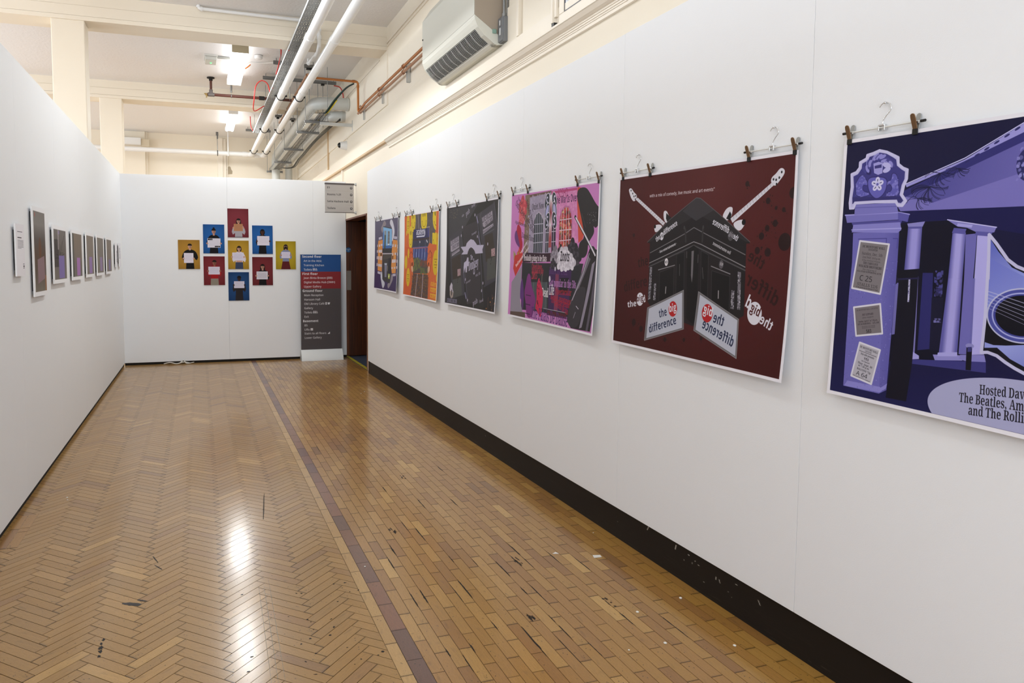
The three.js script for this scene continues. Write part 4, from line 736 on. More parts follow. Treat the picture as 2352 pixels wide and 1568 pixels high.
PORTRAITS.forEach(([px, py, bg, label, hair, skin, top, low, hd, card, ex]) => {
  const W = 300, H = 426, c = canvas(W, H), x = c.getContext('2d');
  x.fillStyle = bg; x.fillRect(0, 0, W, H);
  const g = x.createRadialGradient(W / 2, H * 0.45, 30, W / 2, H * 0.5, H * 0.7); g.addColorStop(0, 'rgba(255,255,255,0.06)'); g.addColorStop(1, 'rgba(0,0,0,0.2)'); x.fillStyle = g; x.fillRect(0, 0, W, H);
  const hx = hd[0] * W, hy = hd[1] * H, r = hd[2] * H, el = (cx, cy, a, b, col, rot = 0) => { x.fillStyle = col; x.beginPath(); x.ellipse(cx, cy, a, b, rot, 0, 7); x.fill(); };
  const by = hy + r * 1.5, wide = ex.includes('wide') ? 1.15 : 1;
  if (/long|curl|bob|crop/.test(ex)) { el(hx, hy + r * 0.25, r * 1.0, r * 1.3, hair); if (/long|curl/.test(ex)) el(hx, hy + r * 0.9, r * 0.95, r * 1.2, hair); }
  x.fillStyle = top; x.beginPath(); x.moveTo(hx - r * 0.5, by - r * 0.2); x.quadraticCurveTo(hx - r * 2.3 * wide, by + r * 0.1, hx - r * 2.7 * wide, by + r * 3); x.lineTo(hx - r * 2.3 * wide, by + r * 4.1); x.lineTo(hx - r * 1.4, by + r * 3.4); x.lineTo(hx - r * 1.5, H); x.lineTo(hx + r * 1.5, H); x.lineTo(hx + r * 1.4, by + r * 3.4); x.lineTo(hx + r * 2.3 * wide, by + r * 4.1); x.lineTo(hx + r * 2.7 * wide, by + r * 3); x.quadraticCurveTo(hx + r * 2.3 * wide, by + r * 0.1, hx + r * 0.5, by - r * 0.2); x.fill();
  const ly = ex.includes('crop') ? H * 0.76 : ex.includes('mask') ? H * 0.72 : by + r * 5;
  if (ex.includes('crop')) { x.fillStyle = skin; x.fillRect(hx - r * 1.2, H * 0.69, r * 2.4, H * 0.09); }
  x.fillStyle = low; x.beginPath(); x.moveTo(hx - r * 1.45, ly); x.lineTo(hx + r * 1.45, ly); x.lineTo(hx + r * (ex.includes('mask') ? 2.1 : 1.6), H); x.lineTo(hx - r * (ex.includes('mask') ? 2.1 : 1.6), H); x.fill();
  x.fillStyle = skin; x.fillRect(hx - r * 0.35, hy + r * 0.6, r * 0.7, r * 1.0); el(hx, hy, r * 0.72, r * 0.98, skin);
  el(hx + r * 0.3, hy + r * 0.1, r * 0.4, r * 0.8, 'rgba(0,0,0,0.16)');
  x.fillStyle = hair; x.beginPath(); x.ellipse(hx, hy - r * 0.32, r * 0.84, r * 0.78, 0, Math.PI * 0.98, Math.PI * 2.02); x.fill(); if (ex.includes('bun')) el(hx, hy - r * 1.15, r * 0.4, r * 0.4, hair);
  x.fillStyle = 'rgba(30,18,16,0.8)'; x.fillRect(hx - r * 0.42, hy - r * 0.06, r * 0.26, r * 0.1); x.fillRect(hx + r * 0.16, hy - r * 0.06, r * 0.26, r * 0.1); x.fillStyle = 'rgba(110,50,46,0.8)'; x.fillRect(hx - r * 0.22, hy + r * 0.5, r * 0.44, r * 0.1);
  if (ex.includes('mask')) el(hx, hy + r * 0.42, r * 0.62, r * 0.52, '#15161a');
  const [cx, cy, cw, ch, cc] = card; el(cx * W - 4, (cy + ch * 0.55) * H, 15, 13, skin); el((cx + cw) * W + 4, (cy + ch * 0.55) * H, 15, 13, skin);
  x.fillStyle = cc; x.fillRect(cx * W, cy * H, cw * W, ch * H);
  x.strokeStyle = 'rgba(70,60,90,0.5)'; x.lineWidth = 1.3; const n = ex.includes('scribble') ? 12 : 5; for (let k = 0; k < n; k++) { const yy = (cy + ch * (0.2 + 0.65 * k / n)) * H; x.beginPath(); x.moveTo((cx + cw * 0.12) * W, yy); for (let q = 0; q < 14; q++) x.lineTo((cx + cw * (0.12 + 0.76 * (q + 1) / 14)) * W, yy + (rnd() - 0.5) * 5); x.stroke(); }
  if (ex.includes('tape')) { x.fillStyle = '#17171a'; x.fillRect((cx + 0.02) * W, (cy + 0.01) * H, 66, 22); x.fillRect((cx + cw - 0.27) * W, (cy + ch - 0.06) * H, 76, 20); x.fillStyle = cc; for (let k = 0; k < 8; k++) { x.fillRect((cx + 0.03) * W + rnd() * 60, (cy + 0.01) * H + rnd() * 20, 5, 4); x.fillRect((cx + cw - 0.26) * W + rnd() * 70, (cy + ch - 0.06) * H + rnd() * 18, 5, 4); } }
  for (const s of [cx * W - 8, (cx + cw) * W - 8]) { x.fillStyle = skin; for (let k = 0; k < 4; k++) x.fillRect(s + (s < W / 2 ? 6 : 0), (cy + ch * 0.55) * H - 10 + k * 5.5, 11, 4.4); }
  const m = matte(c), e = S(bg, 0.6), o = obj('portrait_print', box(0.289, 0.411, 0.006, 0, 0, 0.003), [e, e, e, e, m, e]);
  o.position.set(px, py, BZ + 0.0015 + (px - L) * 0.008); o.rotation.y = -0.008; tag(o, label, 'photograph');
});

// ---------------------------------------------------------------- six posters on clip hangers along the right panels
// every poster is drawn in millimetres, 1189 x 841 of print, then printed on a slightly curling sheet
function artist(s, bg) {
  const c = canvas(Math.round(1213 * s), Math.round(865 * s)), x = c.getContext('2d');
  x.fillStyle = '#eceaf2'; x.fillRect(0, 0, c.width, c.height); x.scale(s, s); x.translate(12, 12);
  x.beginPath(); x.rect(0, 0, 1189, 841); x.clip(); x.fillStyle = bg; x.fillRect(0, 0, 1189, 841);
  const path = p => { x.beginPath(); for (let i = 0; i < p.length; i += 2) x[i ? 'lineTo' : 'moveTo'](p[i], p[i + 1]); };
  const soft = p => { x.beginPath(); const n = p.length / 2, q = i => [p[2 * ((i + n) % n)], p[2 * ((i + n) % n) + 1]]; for (let i = 0; i <= n; i++) { const a = q(i), b = q(i + 1), m = [(a[0] + b[0]) / 2, (a[1] + b[1]) / 2]; if (!i) x.moveTo(...m); else x.quadraticCurveTo(a[0], a[1], m[0], m[1]); } x.closePath(); };
  const A = {
    c, x,
    poly(col, p) { path(p); x.closePath(); x.fillStyle = col; x.fill(); },
    blob(col, p, w, sc) { soft(p); x.fillStyle = col; x.fill(); if (w) { x.lineWidth = w; x.strokeStyle = sc; x.lineJoin = 'round'; x.stroke(); } },
    edge(col, w, p) { path(p); x.closePath(); x.lineWidth = w; x.strokeStyle = col; x.lineJoin = 'round'; x.stroke(); },
    line(col, w, p) { path(p); x.lineWidth = w; x.strokeStyle = col; x.lineCap = 'round'; x.lineJoin = 'round'; x.stroke(); x.lineCap = 'butt'; },
    el(col, p, rx, ry = rx, rot = 0) { x.beginPath(); x.ellipse(p[0], p[1], rx, ry, rot, 0, 6.2832); x.fillStyle = col; x.fill(); },
    grad(p, stops) { const g = x.createLinearGradient(...p); stops.forEach((k, i) => g.addColorStop(i / (stops.length - 1), k)); return g; },
    text(str, p, h, col, font = 'bold sans-serif', mirror = false, skew = 0) {   // baseline from the first letter to the last
      x.save(); x.translate(p[0], p[1]); const dx = p[2] - p[0], dy = p[3] - p[1], len = Math.hypot(dx, dy), bold = font.startsWith('bold ');
      x.rotate(Math.atan2(dy, dx)); if (mirror) x.scale(1, -1); x.transform(1, 0, skew, 1, 0, 0);
      x.font = (bold ? 'bold ' : '') + '100px ' + font.replace('bold ', ''); x.scale(len / x.measureText(str).width, h / 72); x.fillStyle = col; x.fillText(str, 0, 0); x.restore();
    },
    speck(n, col, p, smin, smax) { x.save(); path(p); x.clip(); x.fillStyle = col; let a = [1e9, 1e9, -1e9, -1e9]; for (let i = 0; i < p.length; i += 2) { a[0] = Math.min(a[0], p[i]); a[2] = Math.max(a[2], p[i]); a[1] = Math.min(a[1], p[i + 1]); a[3] = Math.max(a[3], p[i + 1]); } for (let i = 0; i < n; i++) { const r = smin + (smax - smin) * rnd(); x.globalAlpha = 0.3 + 0.7 * rnd(); x.beginPath(); x.ellipse(a[0] + (a[2] - a[0]) * rnd(), a[1] + (a[3] - a[1]) * rnd(), r, r * (0.5 + rnd() * 0.6), rnd() * 3, 0, 7); x.fill(); } x.restore(); },
  };
  return A;
}
const ARTS = {};
ARTS[2] = () => {                                        // dark red, corner building with two guitars
  const a = artist(1.5, '#4b1718');
  const [bx0, by0] = [741,56];
  const g = a.x.createRadialGradient(bx0, 60, 20, bx0, 60, 900); g.addColorStop(0, 'rgba(96,44,44,0.55)'); g.addColorStop(0.5, 'rgba(84,28,28,0.2)'); g.addColorStop(1, 'rgba(30,4,6,0.25)'); a.x.fillStyle = g; a.x.fillRect(0, 0, 1189, 841);
  const K = '#241012';
  for (const [p, r] of [[[1156,324],32], [[939,91],11], [[1186,143],20], [[1102,253],13], [[1071,364],16], [[1015,358],14], [[1061,271],12], [[1058,165],12], [[1033,301],14], [[1142,203],9], [[179,727],17], [[245,753],15], [[447,782],11], [[592,766],9], [[712,744],9], [[140,288],9], [[1102,195],7]]) { a.el(K, p, r, r * 1.05); a.speck(7, K, [p[0] - r * 2, p[1] - r * 2, p[0] + r * 2, p[1] - r * 2, p[0] + r * 2, p[1] + r * 2, p[0] - r * 2, p[1] + r * 2], 1.5, 4.5); }
  a.text('with a mix of comedy, live music and art events"', [263,105,744,105], 15, '#ded3da', 'sans-serif');
  a.text('the', [189,450,278,433], 46, '#2a1011'); a.text('differe', [78,580,278,536], 50, '#2a1011');
  a.text('the', [1049,435,960,394], 46, '#2a1011', 'bold sans-serif', true); a.text('differ', [1136,573,957,491], 56, '#2a1011', 'bold sans-serif', true);
  const W = '#d9d7e2';
  for (const s of [0, 1]) {
    const P = s ? { head: [1111,46,1127,46,1139,57,1135,72,1112,94,1092,114,1068,98,1069,77,1094,64], neck: [1079,93,1086,106,865,245,851,227], horn: [800,218,811,198,825,184,844,177,861,181,862,197,854,227,826,237], low: [865,247,901,233,937,234,941,249,914,281,886,272], dark: [825,226,846,197,856,210,851,236], pegs: [1122,61,1111,81,1095,88,1081,85,1098,104] }
      : { head: [79,52,102,47,127,73,154,86,152,107,130,120,106,104,86,73], neck: [144,109,161,100,396,232,381,245], horn: [380,186,387,174,408,177,421,198,447,213,423,231,402,235,384,214], low: [307,242,357,237,381,252,323,281,311,261], dark: [403,186,447,213,415,231,402,212], pegs: [100,61,116,77,128,92,143,90,141,107] };
    a.blob(W, P.head); a.poly(W, P.neck); a.blob(W, P.horn); a.blob(W, P.low); a.poly('#1c1a1e', P.dark);
    for (let i = 0; i < 10; i += 2) a.el('#2a2a30', [P.pegs[i], P.pegs[i + 1]], 4.5, 5);
    const n = P.neck, mx = (u, v) => [n[0] + (n[6] - n[0]) * u + (n[2] - n[0]) * v, n[1] + (n[7] - n[1]) * u + (n[3] - n[1]) * v];
    for (let i = 1; i < 15; i++) { const u = i / 15, p = mx(u, 0), q = mx(u, 1); a.line('rgba(90,88,98,0.7)', 1.4, [...p, ...q]); } for (const v of [0.3, 0.7]) a.line('rgba(120,118,128,0.6)', 1, [...mx(0, v), ...mx(1, v)]);
  }
  a.el('#141216', [930,244], 11, 12); a.el('#141216', [316,248], 8, 9);
  // the building
  a.poly('#1f1b1e', [622,127,652,132,972,323,970,330,952,330,965,621,936,636,662,685,651,697,576,687,307,631,286,613,280,329,258,325]);
  a.poly('#2b282b', [622,127,652,132,813,225,972,323,949,323,805,262,643,202,616,208,282,321,258,321,432,217]);
  a.poly('#38353a', [622,127,652,132,749,186,628,230,528,183]);
  a.line('#5a575b', 3, [258,323,433,218,622,128,652,132,813,225,972,324]);
  a.line('#6f6b70', 4, [286,375,551,286,616,259,681,282,949,375]); a.line('#8c888c', 4, [283,425,555,342,620,322,673,334,953,425]); a.line('#4c494d', 6, [281,443,621,338,954,438]);
  a.poly('#141214', [573,358,621,338,658,354,671,656,651,690,598,666]); a.poly('#6b666b', [608,364,624,361,626,472,623,505,613,473]);
  for (const [p, w] of [[[554,265,562,322], 10], [[678,264,679,322], 10]]) a.line('#343034', w, p);
  for (const p of [[546,258], [680,259]]) a.el('#3c383c', p, 6, 9);
  for (const p of [[498,381,556,366,574,658,513,641], [371,467,483,437,493,613,379,606], [675,361,725,378,741,649,694,668], [753,446,868,466,878,623,766,654]]) { a.poly('#151315', p); a.edge('#37343a', 2.5, p); }
  for (const p of [[360,456,488,430], [748,427,869,456]]) a.line('#89858a', 4, p);
  for (const p of [[524,425,528,476], [690,435,699,483], [574,366,576,394], [656,379,656,414]]) a.line('#5a565b', 3, p);
  for (const p of [[290,447,308,443,309,599,289,605], [332,523,348,520,350,604,331,603], [913,444,932,447,942,600,925,599], [883,522,901,524,904,600,886,598]]) { a.poly('#716d76', p); a.speck(60, '#c4c1ca', p, 1, 4); a.speck(50, '#27242a', p, 1, 4); }
  for (const p of [[429,534,428,564], [804,530,806,561]]) a.line('#a6a2a6', 5, p);
  a.el('#d8d4da', [421,417], 14, 18); a.el('#59555b', [811,418], 14, 18); a.text('93', [411,425,432,421], 12, '#2a272b'); a.text('93', [821,425,802,420], 12, '#b5b1b6', 'bold sans-serif', true);
  a.text('the', [333,323,364,306], 24, W); a.el(W, [374,295], 15, 19); a.text('big', [361,308,386,293], 16, '#2b282b'); a.text('difference', [391,291,495,244], 25, W);
  a.text('the', [897,322,871,308], 24, W, 'bold sans-serif', true); a.el('#4a474c', [858,298], 17, 21); a.text('big', [871,308,845,293], 18, '#8e8a92', 'bold sans-serif', true); a.text('difference', [843,289,738,246], 26, W, 'bold sans-serif', true);
  a.text('· live entertainment ·', [358,378,496,334], 12, '#cfccd3'); a.text('live entertainment', [862,376,748,334], 14, '#bfbcc3', 'bold sans-serif', true);
  // white logos left and right
  a.text('the', [116,657,195,643], 30, W); a.el(W, [221,607], 30, 33); a.text('big', [191,622,252,611], 30, '#4b1718'); a.text("d", [253,622,272,616], 34, W);
  a.text('the', [1120,667,1051,639], 40, W, 'bold sans-serif', true); a.el(W, [1024,606], 40, 46); a.text('big', [1050,620,995,598], 38, '#4b1718', 'bold sans-serif', true); a.text('d', [993,593,963,580], 52, W, 'bold sans-serif', true);
  // the two light boards
  for (const s of [0, 1]) {
    const o = s ? [673,541,938,638,943,799,657,715] : [288,645,566,541,584,717,280,807], inn = s ? [685,554,931,643,935,789,670,710] : [301,648,557,552,572,713,296,794];
    a.poly('#6f6c70', o); a.edge('#8b888c', 3, o); a.poly('#b9bccb', inn);
    if (!s) { a.text('the', [391,684,453,666], 38, '#232a4a'); a.el('#b01f24', [493,633], 33, 36); a.text('big', [466,651,522,639], 36, '#dcdce6'); a.text('difference', [316,766,530,698], 38, '#232a4a'); }
    else { a.text('the', [848,678,779,664], 44, '#232a4a', 'bold sans-serif', true); a.el('#b01f24', [741,631], 36, 40); a.text('big', [774,645,711,631], 40, '#dcdce6', 'bold sans-serif', true); a.text('difference', [914,757,709,696], 44, '#232a4a', 'bold sans-serif', true); }
  }
  return a.c;
};
ARTS[1] = () => {                                        // violet columned hall with tickets, crest and guitar
  const a = artist(1.6, '#16163c');
  a.poly('#131238', [0, 0, 1189, 0, 1189, 841, 0, 841]);
  a.poly(a.grad([0, 640, 0, 841], ['#14123c', '#1a1a4c']), [0, 640, 1189, 640, 1189, 841, 0, 841]);
  // pediment
  a.poly('#7872bc', [186,197,225,185,569,58,582,237,213,235]); a.poly(a.grad([200, 200, 700, 330], ['rgba(60,58,130,0.75)', 'rgba(60,58,130,0)']), [217,188,569,58,575,144,316,214]);
  a.poly('#312f72', [216,174,567,34,569,62,225,192]); a.poly('#9a96d8', [224,154,404,96,565,14,567,38,345,123,228,162]); a.line('#c5c2ee', 3, [224,152,404,92,565,12]);
  for (let k = 0; k < 12; k++) { const [px, py] = [472,68]; a.el('#2b2a66', [px + k * 26 - 60, py - k * 14.5 + 34], 8, 3, -0.5); }
  const tw = (p, n, len) => { for (let i = 0; i < n; i++) { a.x.strokeStyle = 'rgba(28,26,62,0.8)'; a.x.lineWidth = 0.8 + rnd(); a.x.beginPath(); const t = -0.6 + rnd() * 4.3; a.x.moveTo(p[0] + (rnd() - 0.5) * 10, p[1]); a.x.bezierCurveTo(p[0] + Math.cos(t) * len * 0.3, p[1] + Math.sin(t) * len * 0.25, p[0] + Math.cos(t + 0.5) * len * 0.7, p[1] + Math.sin(t + 0.5) * len * 0.5, p[0] + Math.cos(t) * len, p[1] + Math.abs(Math.sin(t)) * len * 0.8); a.x.stroke(); } };
  tw([302,166], 34, 60); tw([332,128], 22, 48); tw([386,120], 16, 36); tw([271,198], 14, 44);
  const [ex, ey] = [566,126]; a.el('#2c2a62', [ex + 14, ey], 34, 46); a.speck(60, '#8d89cc', [ex - 20, ey - 46, ex + 48, ey - 46, ex + 48, ey + 46, ex - 20, ey + 46], 2, 7);
  a.poly('#17164a', [201,236,582,237,588,312,356,269,215,272]);
  a.poly('#0c0b22', [211,272,370,268,507,293,490,311], ); a.poly('#0b0a20', [215,276,457,282,468,434,204,446]); a.poly('#0b0a20', [201,413,497,404,509,654,206,710]);
  a.poly('#2a2967', [302,424,335,423,346,651,306,660]); a.speck(40, '#4c4a92', [338,416,366,415,369,495,344,493], 2, 8); a.poly('#14132e', [337,497,372,495,380,650,344,654]); a.speck(10, '#7774b4', [348,558,373,556,374,569,349,571], 3, 8);
  // columns
  const col = (p, l, d) => a.poly(a.grad([p[0], 0, p[2], 0], [d, l, l, d]), p);
  col([243,275,289,274,290,412,241,417], '#9c97dc', '#5a57a0'); a.poly('#8a86c8', [239,274,297,269,290,285,243,284]); a.poly('#5a57a0', [243,284,289,284,287,290,246,290]);
  a.poly('#7a76b8', [273,435,289,435,299,682,291,687]); a.poly('#a29ede', [290,666,313,676,314,686,292,690]);
  col([384,306,423,304,424,436,382,438], '#a6a1e2', '#5f5ca6'); col([382,437,424,436,429,653,374,661], '#a6a1e2', '#5f5ca6'); a.poly('#8d89cc', [356,666,442,656,446,671,364,682]); a.poly('#a6a2e0', [371,658,429,649,430,661,370,669]);
  a.poly('#6e6ab4', [423,310,455,307,455,435,429,436]); a.poly('#6e6ab4', [429,435,455,434,463,651,433,654]); a.poly('#b0abea', [456,311,490,308,495,433,458,435]); a.poly('#b0abea', [458,434,495,432,505,645,468,651]); a.poly('#6a67ae', [454,434,460,434,469,650,463,651]);
  a.poly('#8480c6', [438,655,506,646,512,665,472,673,436,668]); a.poly('#3a387c', [291,690,512,665,515,695,293,704]);
  a.poly('#7f7bc2', [366,267,507,291,502,305,458,306,425,291,398,287]); a.poly('#a7a3e2', [397,277,441,283,438,291,395,285]); a.poly('#5b58a2', [387,290,424,294,420,309,382,305]); a.poly('#5b58a2', [452,301,498,305,491,316,449,312]); a.line('#c3c0ee', 3, [366,266,507,291]);
  a.poly('#0d0c1a', [454,628,470,626,473,695,458,696]); a.el('#8b88c4', [463,626], 12, 7); a.poly('#3a3878', [457,630,469,628,469,642,458,644]);
  // gate pier and dark gate
  a.poly('#0f0e1e', [220,418,287,416,287,443,216,446]); a.poly('#0f0e1e', [214,420,288,417,291,563,293,704,285,823,214,825,226,620]); a.poly('#6f6bae', [215,459,225,458,226,620,216,623]); a.line('#24224a', 5, [201,449,290,441]); a.el('#1c1a30', [209,451], 14, 14); a.poly('#b9b7d8', [258,446,264,445,266,515,260,516]); a.speck(20, '#5b598a', [258,446,264,445,266,515,260,516], 1, 3);
  // stone pillar
  a.poly('#6d69b6', [46,300,214,295,216,393,50,397]); a.poly('#6d69b6', [50,395,216,391,214,801,189,817,52,816,47,510]);
  a.poly(a.grad([160, 0, 300, 0], ['rgba(70,66,140,0)', 'rgba(52,48,116,0.85)']), [167,392,217,391,214,801,189,817]); a.poly(a.grad([160, 0, 300, 0], ['rgba(70,66,140,0)', 'rgba(52,48,116,0.85)']), [165,300,214,295,216,392,167,393]);
  a.poly('#8b87d0', [67,796,196,795,215,779,212,796,191,813,55,815]); a.speck(260, '#57539c', [49,395,216,391,214,801,189,817,52,816,47,510], 0.8, 2); a.speck(200, '#8884ce', [49,395,216,391,214,801,189,817,52,816,47,510], 0.8, 2);
  a.poly('#504c96', [37,266,222,262,214,283,45,279]); a.poly('#8682cc', [45,273,215,269,221,293,209,302,40,298]); a.line('#aba7e4', 3, [39,290,220,288]); a.line('#4a4690', 3, [68,321,172,319,172,358]); a.line('#4a4690', 3, [195,320,211,320,211,350]);
  a.poly('#7773be', [11,241,205,238,244,247,240,269,207,261,19,266]); a.line('#a5a1e2', 4, [10,240,205,238,244,246]); a.poly('#5b57a4', [205,238,244,247,240,269,207,261]);
  a.poly('#7a76c0', [46,206,197,208,206,238,46,241]); a.line('#5d59a6', 2, [48,217,200,219]);
  // crest with white cut-out edge
  const crest = [27,218,24,199,28,146,24,104,42,99,54,85,54,68,78,58,80,47,103,43,124,37,151,45,176,58,193,67,195,88,211,101,227,108,227,136,219,155,214,184,229,204,218,218,203,217,195,205,121,202,47,202,41,218];
  a.poly('#bdb9e4', crest); a.edge('#c9c6ea', 8, crest); a.x.save(); a.poly('#3d3a80', [35,205,33,184,37,147,32,112,49,106,62,89,63,73,85,64,89,54,110,50,126,44,151,51,175,65,186,73,190,92,206,105,219,113,219,136,211,153,206,184,220,202,213,210,203,208,198,198,120,195,42,195]); a.x.restore();
  a.poly('#34316e', [34,181,209,189,218,205,203,207,198,198,120,196,43,196,37,204]);
  for (const m of [0, 1]) { const lion = m ? [174,114,186,115,193,123,198,137,199,153,205,170,197,187,177,186,159,186,160,175,176,171,178,157,170,148,161,150,157,142,174,135] : [58,111,71,112,81,124,91,141,87,148,73,142,70,153,75,164,95,169,96,181,63,182,45,175,46,159,40,139,50,125]; a.blob('#5f5cb0', lion, 2, '#2c2a64'); a.speck(40, '#8480cc', lion, 2, 6); }
  a.blob('#2f2c66', [70,90,89,84,101,100,97,114,80,109]); for (let k = 0; k < 26; k++) { const t = k / 26 * Math.PI; const [qx, qy] = [125,81]; a.el(k % 2 ? '#8f8bd2' : '#47448e', [qx - Math.cos(t) * (38 + 14 * rnd()), qy - Math.sin(t) * 26 + rnd() * 16], 9 + rnd() * 5, 4 + rnd() * 3, t + 1); }
  a.poly('#a09cdc', [105,77,124,73,140,79,140,111,125,115,110,108]); a.poly('#3a3778', [110,85,135,82,136,93,111,94]); a.el('#b9b5e8', [154,87], 16, 8, 0.4); a.el('#b9b5e8', [155,102], 14, 8, -0.3);
  const sh = [86,121,123,120,159,127,160,159,148,182,125,194,104,179,91,158]; a.blob('#6461b6', sh, 3, '#312e6c');
  { const [fx, fy] = [125,145]; for (let k = 0; k < 5; k++) { const t = -Math.PI / 2 + k * 1.2566; a.el('#d2cff0', [fx + Math.cos(t) * 13, fy + Math.sin(t) * 14], 9.5, 8, t); a.line('#22204e', 2.4, [fx + Math.cos(t) * 9, fy + Math.sin(t) * 10, fx + Math.cos(t) * 15, fy + Math.sin(t) * 16]); } a.el('#8d89d0', [fx, fy], 5.5, 5.5); a.el('#4a4792', [fx, fy], 2.5, 2.5); }
  // tickets
  const T1 = [75,327,182,338,174,398,163,480,56,467]; const t1 = [75,327,182,338,170,448]; void T1;
  const ticket = (p, fill) => { a.poly(fill, p); a.edge('#d8d6e2', 6, p); }; void t1;
  { const tl = [75,327], tr = [182,338], br = [164,497], bl = [57,484]; ticket([...tl, ...tr, ...br, ...bl], '#7d777b'); const f = (u, v) => [tl[0] + (tr[0] - tl[0]) * u + (bl[0] - tl[0]) * v, tl[1] + (tr[1] - tl[1]) * u + (bl[1] - tl[1]) * v]; const row = (s, u0, u1, v, h, font = 'bold serif') => a.text(s, [...f(u0, v), ...f(u1, v)], h, '#1f1b1f', font);
    row('DE MONTFORT HALL', 0.12, 0.9, 0.12, 7.5); row('LEICESTER', 0.34, 0.66, 0.17, 6); row('Sunday, Dec. 5th', 0.14, 0.86, 0.27, 9, 'serif'); row('2nd Perf. 8-0 p.m.', 0.18, 0.82, 0.34, 7, 'serif'); row('Arthur Kimbrell Presents', 0.18, 0.82, 0.395, 5, 'serif'); row('THE FABULOUS', 0.24, 0.76, 0.46, 7.5); row('WALKER BROTHERS', 0.1, 0.9, 0.53, 8); row('Plus a big group of', 0.26, 0.74, 0.585, 5, 'serif'); row('ALL-STAR SUPPORTING ACTS', 0.08, 0.92, 0.635, 5.5); row('C 25', 0.2, 0.66, 0.81, 18, 'sans-serif'); row('STALLS 12/6', 0.16, 0.88, 0.92, 10, 'serif'); row('To be given up on entrance to hall', 0.14, 0.9, 0.965, 4.5); }
  { const tl = [70,548], tr = [167,529], br = [183,623], bl = [87,642]; ticket([...tl, ...tr, ...br, ...bl], '#777074'); const f = (u, v) => [tl[0] + (tr[0] - tl[0]) * u + (bl[0] - tl[0]) * v, tl[1] + (tr[1] - tl[1]) * u + (bl[1] - tl[1]) * v]; const row = (s, u0, u1, v, h, font = 'serif') => a.text(s, [...f(u0, v), ...f(u1, v)], h, '#2a262b', font); row('DE MONTFORT HALL, LEICESTER', 0.1, 0.9, 0.15, 5); row('DEF LEPPARD', 0.3, 0.72, 0.33, 6.5, 'bold serif'); row('plus support', 0.3, 0.72, 0.42, 4.5); row('Sunday, April 17 at 7.30 p.m.', 0.14, 0.86, 0.55, 5.5, 'bold serif'); row('STANDING   £3.50', 0.1, 0.9, 0.64, 5.5, 'bold serif'); for (const v of [0.72, 0.77]) row('this portion to be retained', 0.25, 0.75, v, 3.5); row('583', 0.4, 0.6, 0.93, 11, 'bold sans-serif'); }
  { const tl = [103,662], tr = [180,677], br = [158,792], bl = [80,777]; ticket([...tl, ...tr, ...br, ...bl], '#b5b2bd'); const f = (u, v) => [tl[0] + (tr[0] - tl[0]) * u + (bl[0] - tl[0]) * v, tl[1] + (tr[1] - tl[1]) * u + (bl[1] - tl[1]) * v]; const row = (s, u0, u1, v, h, font = 'bold serif') => a.text(s, [...f(u0, v), ...f(u1, v)], h, '#1d1a1f', font); row('DE MONTFORT HALL', 0.06, 0.94, 0.13, 7); row('LEICESTER', 0.34, 0.66, 0.19, 4.5); a.line('#2a262b', 1.2, [...f(0.08, 0.22), ...f(0.92, 0.22)]); row('Dayvalle presents', 0.18, 0.84, 0.31, 6.5); row('YES', 0.38, 0.62, 0.42, 8, 'bold sans-serif'); row('in Concert', 0.3, 0.7, 0.49, 5); row('Thur. Sept. 30', 0.14, 0.86, 0.58, 6.5); row('at 7.30 p.m.', 0.2, 0.76, 0.65, 6); row('BALCONY 75p', 0.18, 0.86, 0.75, 6.5); row('A 64', 0.2, 0.76, 0.91, 14, 'sans-serif'); row('this portion to be retained', 0.08, 0.92, 0.965, 3.6); }
  // guitar with white cut-out edge
  { const top = [489,311,511,336,544,379,569,397,595,407], bot = [615,680,589,670,564,658,539,643,514,637,497,640]; const g = [...top, 1189, top[9] + 40, 1189, bot[1] + 30, ...bot];
    a.poly('#0f0e1c', g); const b1 = [497,377,511,389,558,410,596,426], b2 = [614,663,575,647,538,621,504,626]; a.poly(a.grad([560, 250, 760, 700], ['#4750b0', '#8d96dc', '#6a72c6', '#2b2f70']), [494,324,518,358,557,400,595,417,596,429,499,433]); a.poly(a.grad([b1[0], b1[1], 760, 760], ['#6d76cc', '#97a0e2', '#4a50a6']), [...b1.slice(0, 2), ...b1.slice(6), 1189, b1[7] + 30, 1189, b2[1], ...b2]);
    a.poly('#0d0c18', [499,534,532,540,559,581,608,591,609,604,561,612,528,615,504,610]); const [hx, hy] = [593,528];
    a.el('#b9bbdc', [hx, hy], 92, 74); a.el('#4a4fa0', [hx, hy], 88, 70); a.el('#a6aae0', [hx, hy], 78, 62); a.el('#3d4190', [hx, hy], 74, 58); a.el('#0c0b18', [hx, hy], 68, 54);
    for (let k = 0; k < 6; k++) { const p = [499,468], q = [601,495]; a.line('rgba(190,190,222,0.8)', 1.8 - k * 0.15, [p[0], p[1] + k * 9, q[0], q[1] + k * 11, q[0] + 200, q[1] + 60 + k * 12]); }
    a.line('#c3c1e4', 9, [...bot.slice().reverse().reduce((o, v, i, s) => (i % 2 ? [...o, s[i], s[i - 1]] : o), []).slice(0, 12)]); a.line('#c3c1e4', 9, top); a.line('#c3c1e4', 9, [489,311,493,380,496,433]); a.line('#c3c1e4', 9, [493,385,498,543,497,640]); }
  // lilac bubble with the headline
  { const l = [354,796], t = [567,699]; a.el('#a9aad0', [t[0] + 60, l[1] + 8], t[0] + 60 - l[0], l[1] - t[1] + 8); const col = '#181420';
    a.text('Hosted Dav', [503,757,622,748], 27, col, 'bold serif'); a.text('The Beatles, Am', [448,790,624,780], 27, col, 'bold serif'); a.text('and The Rolli', [478,821,627,811], 27, col, 'bold serif'); }
  return a.c;
};
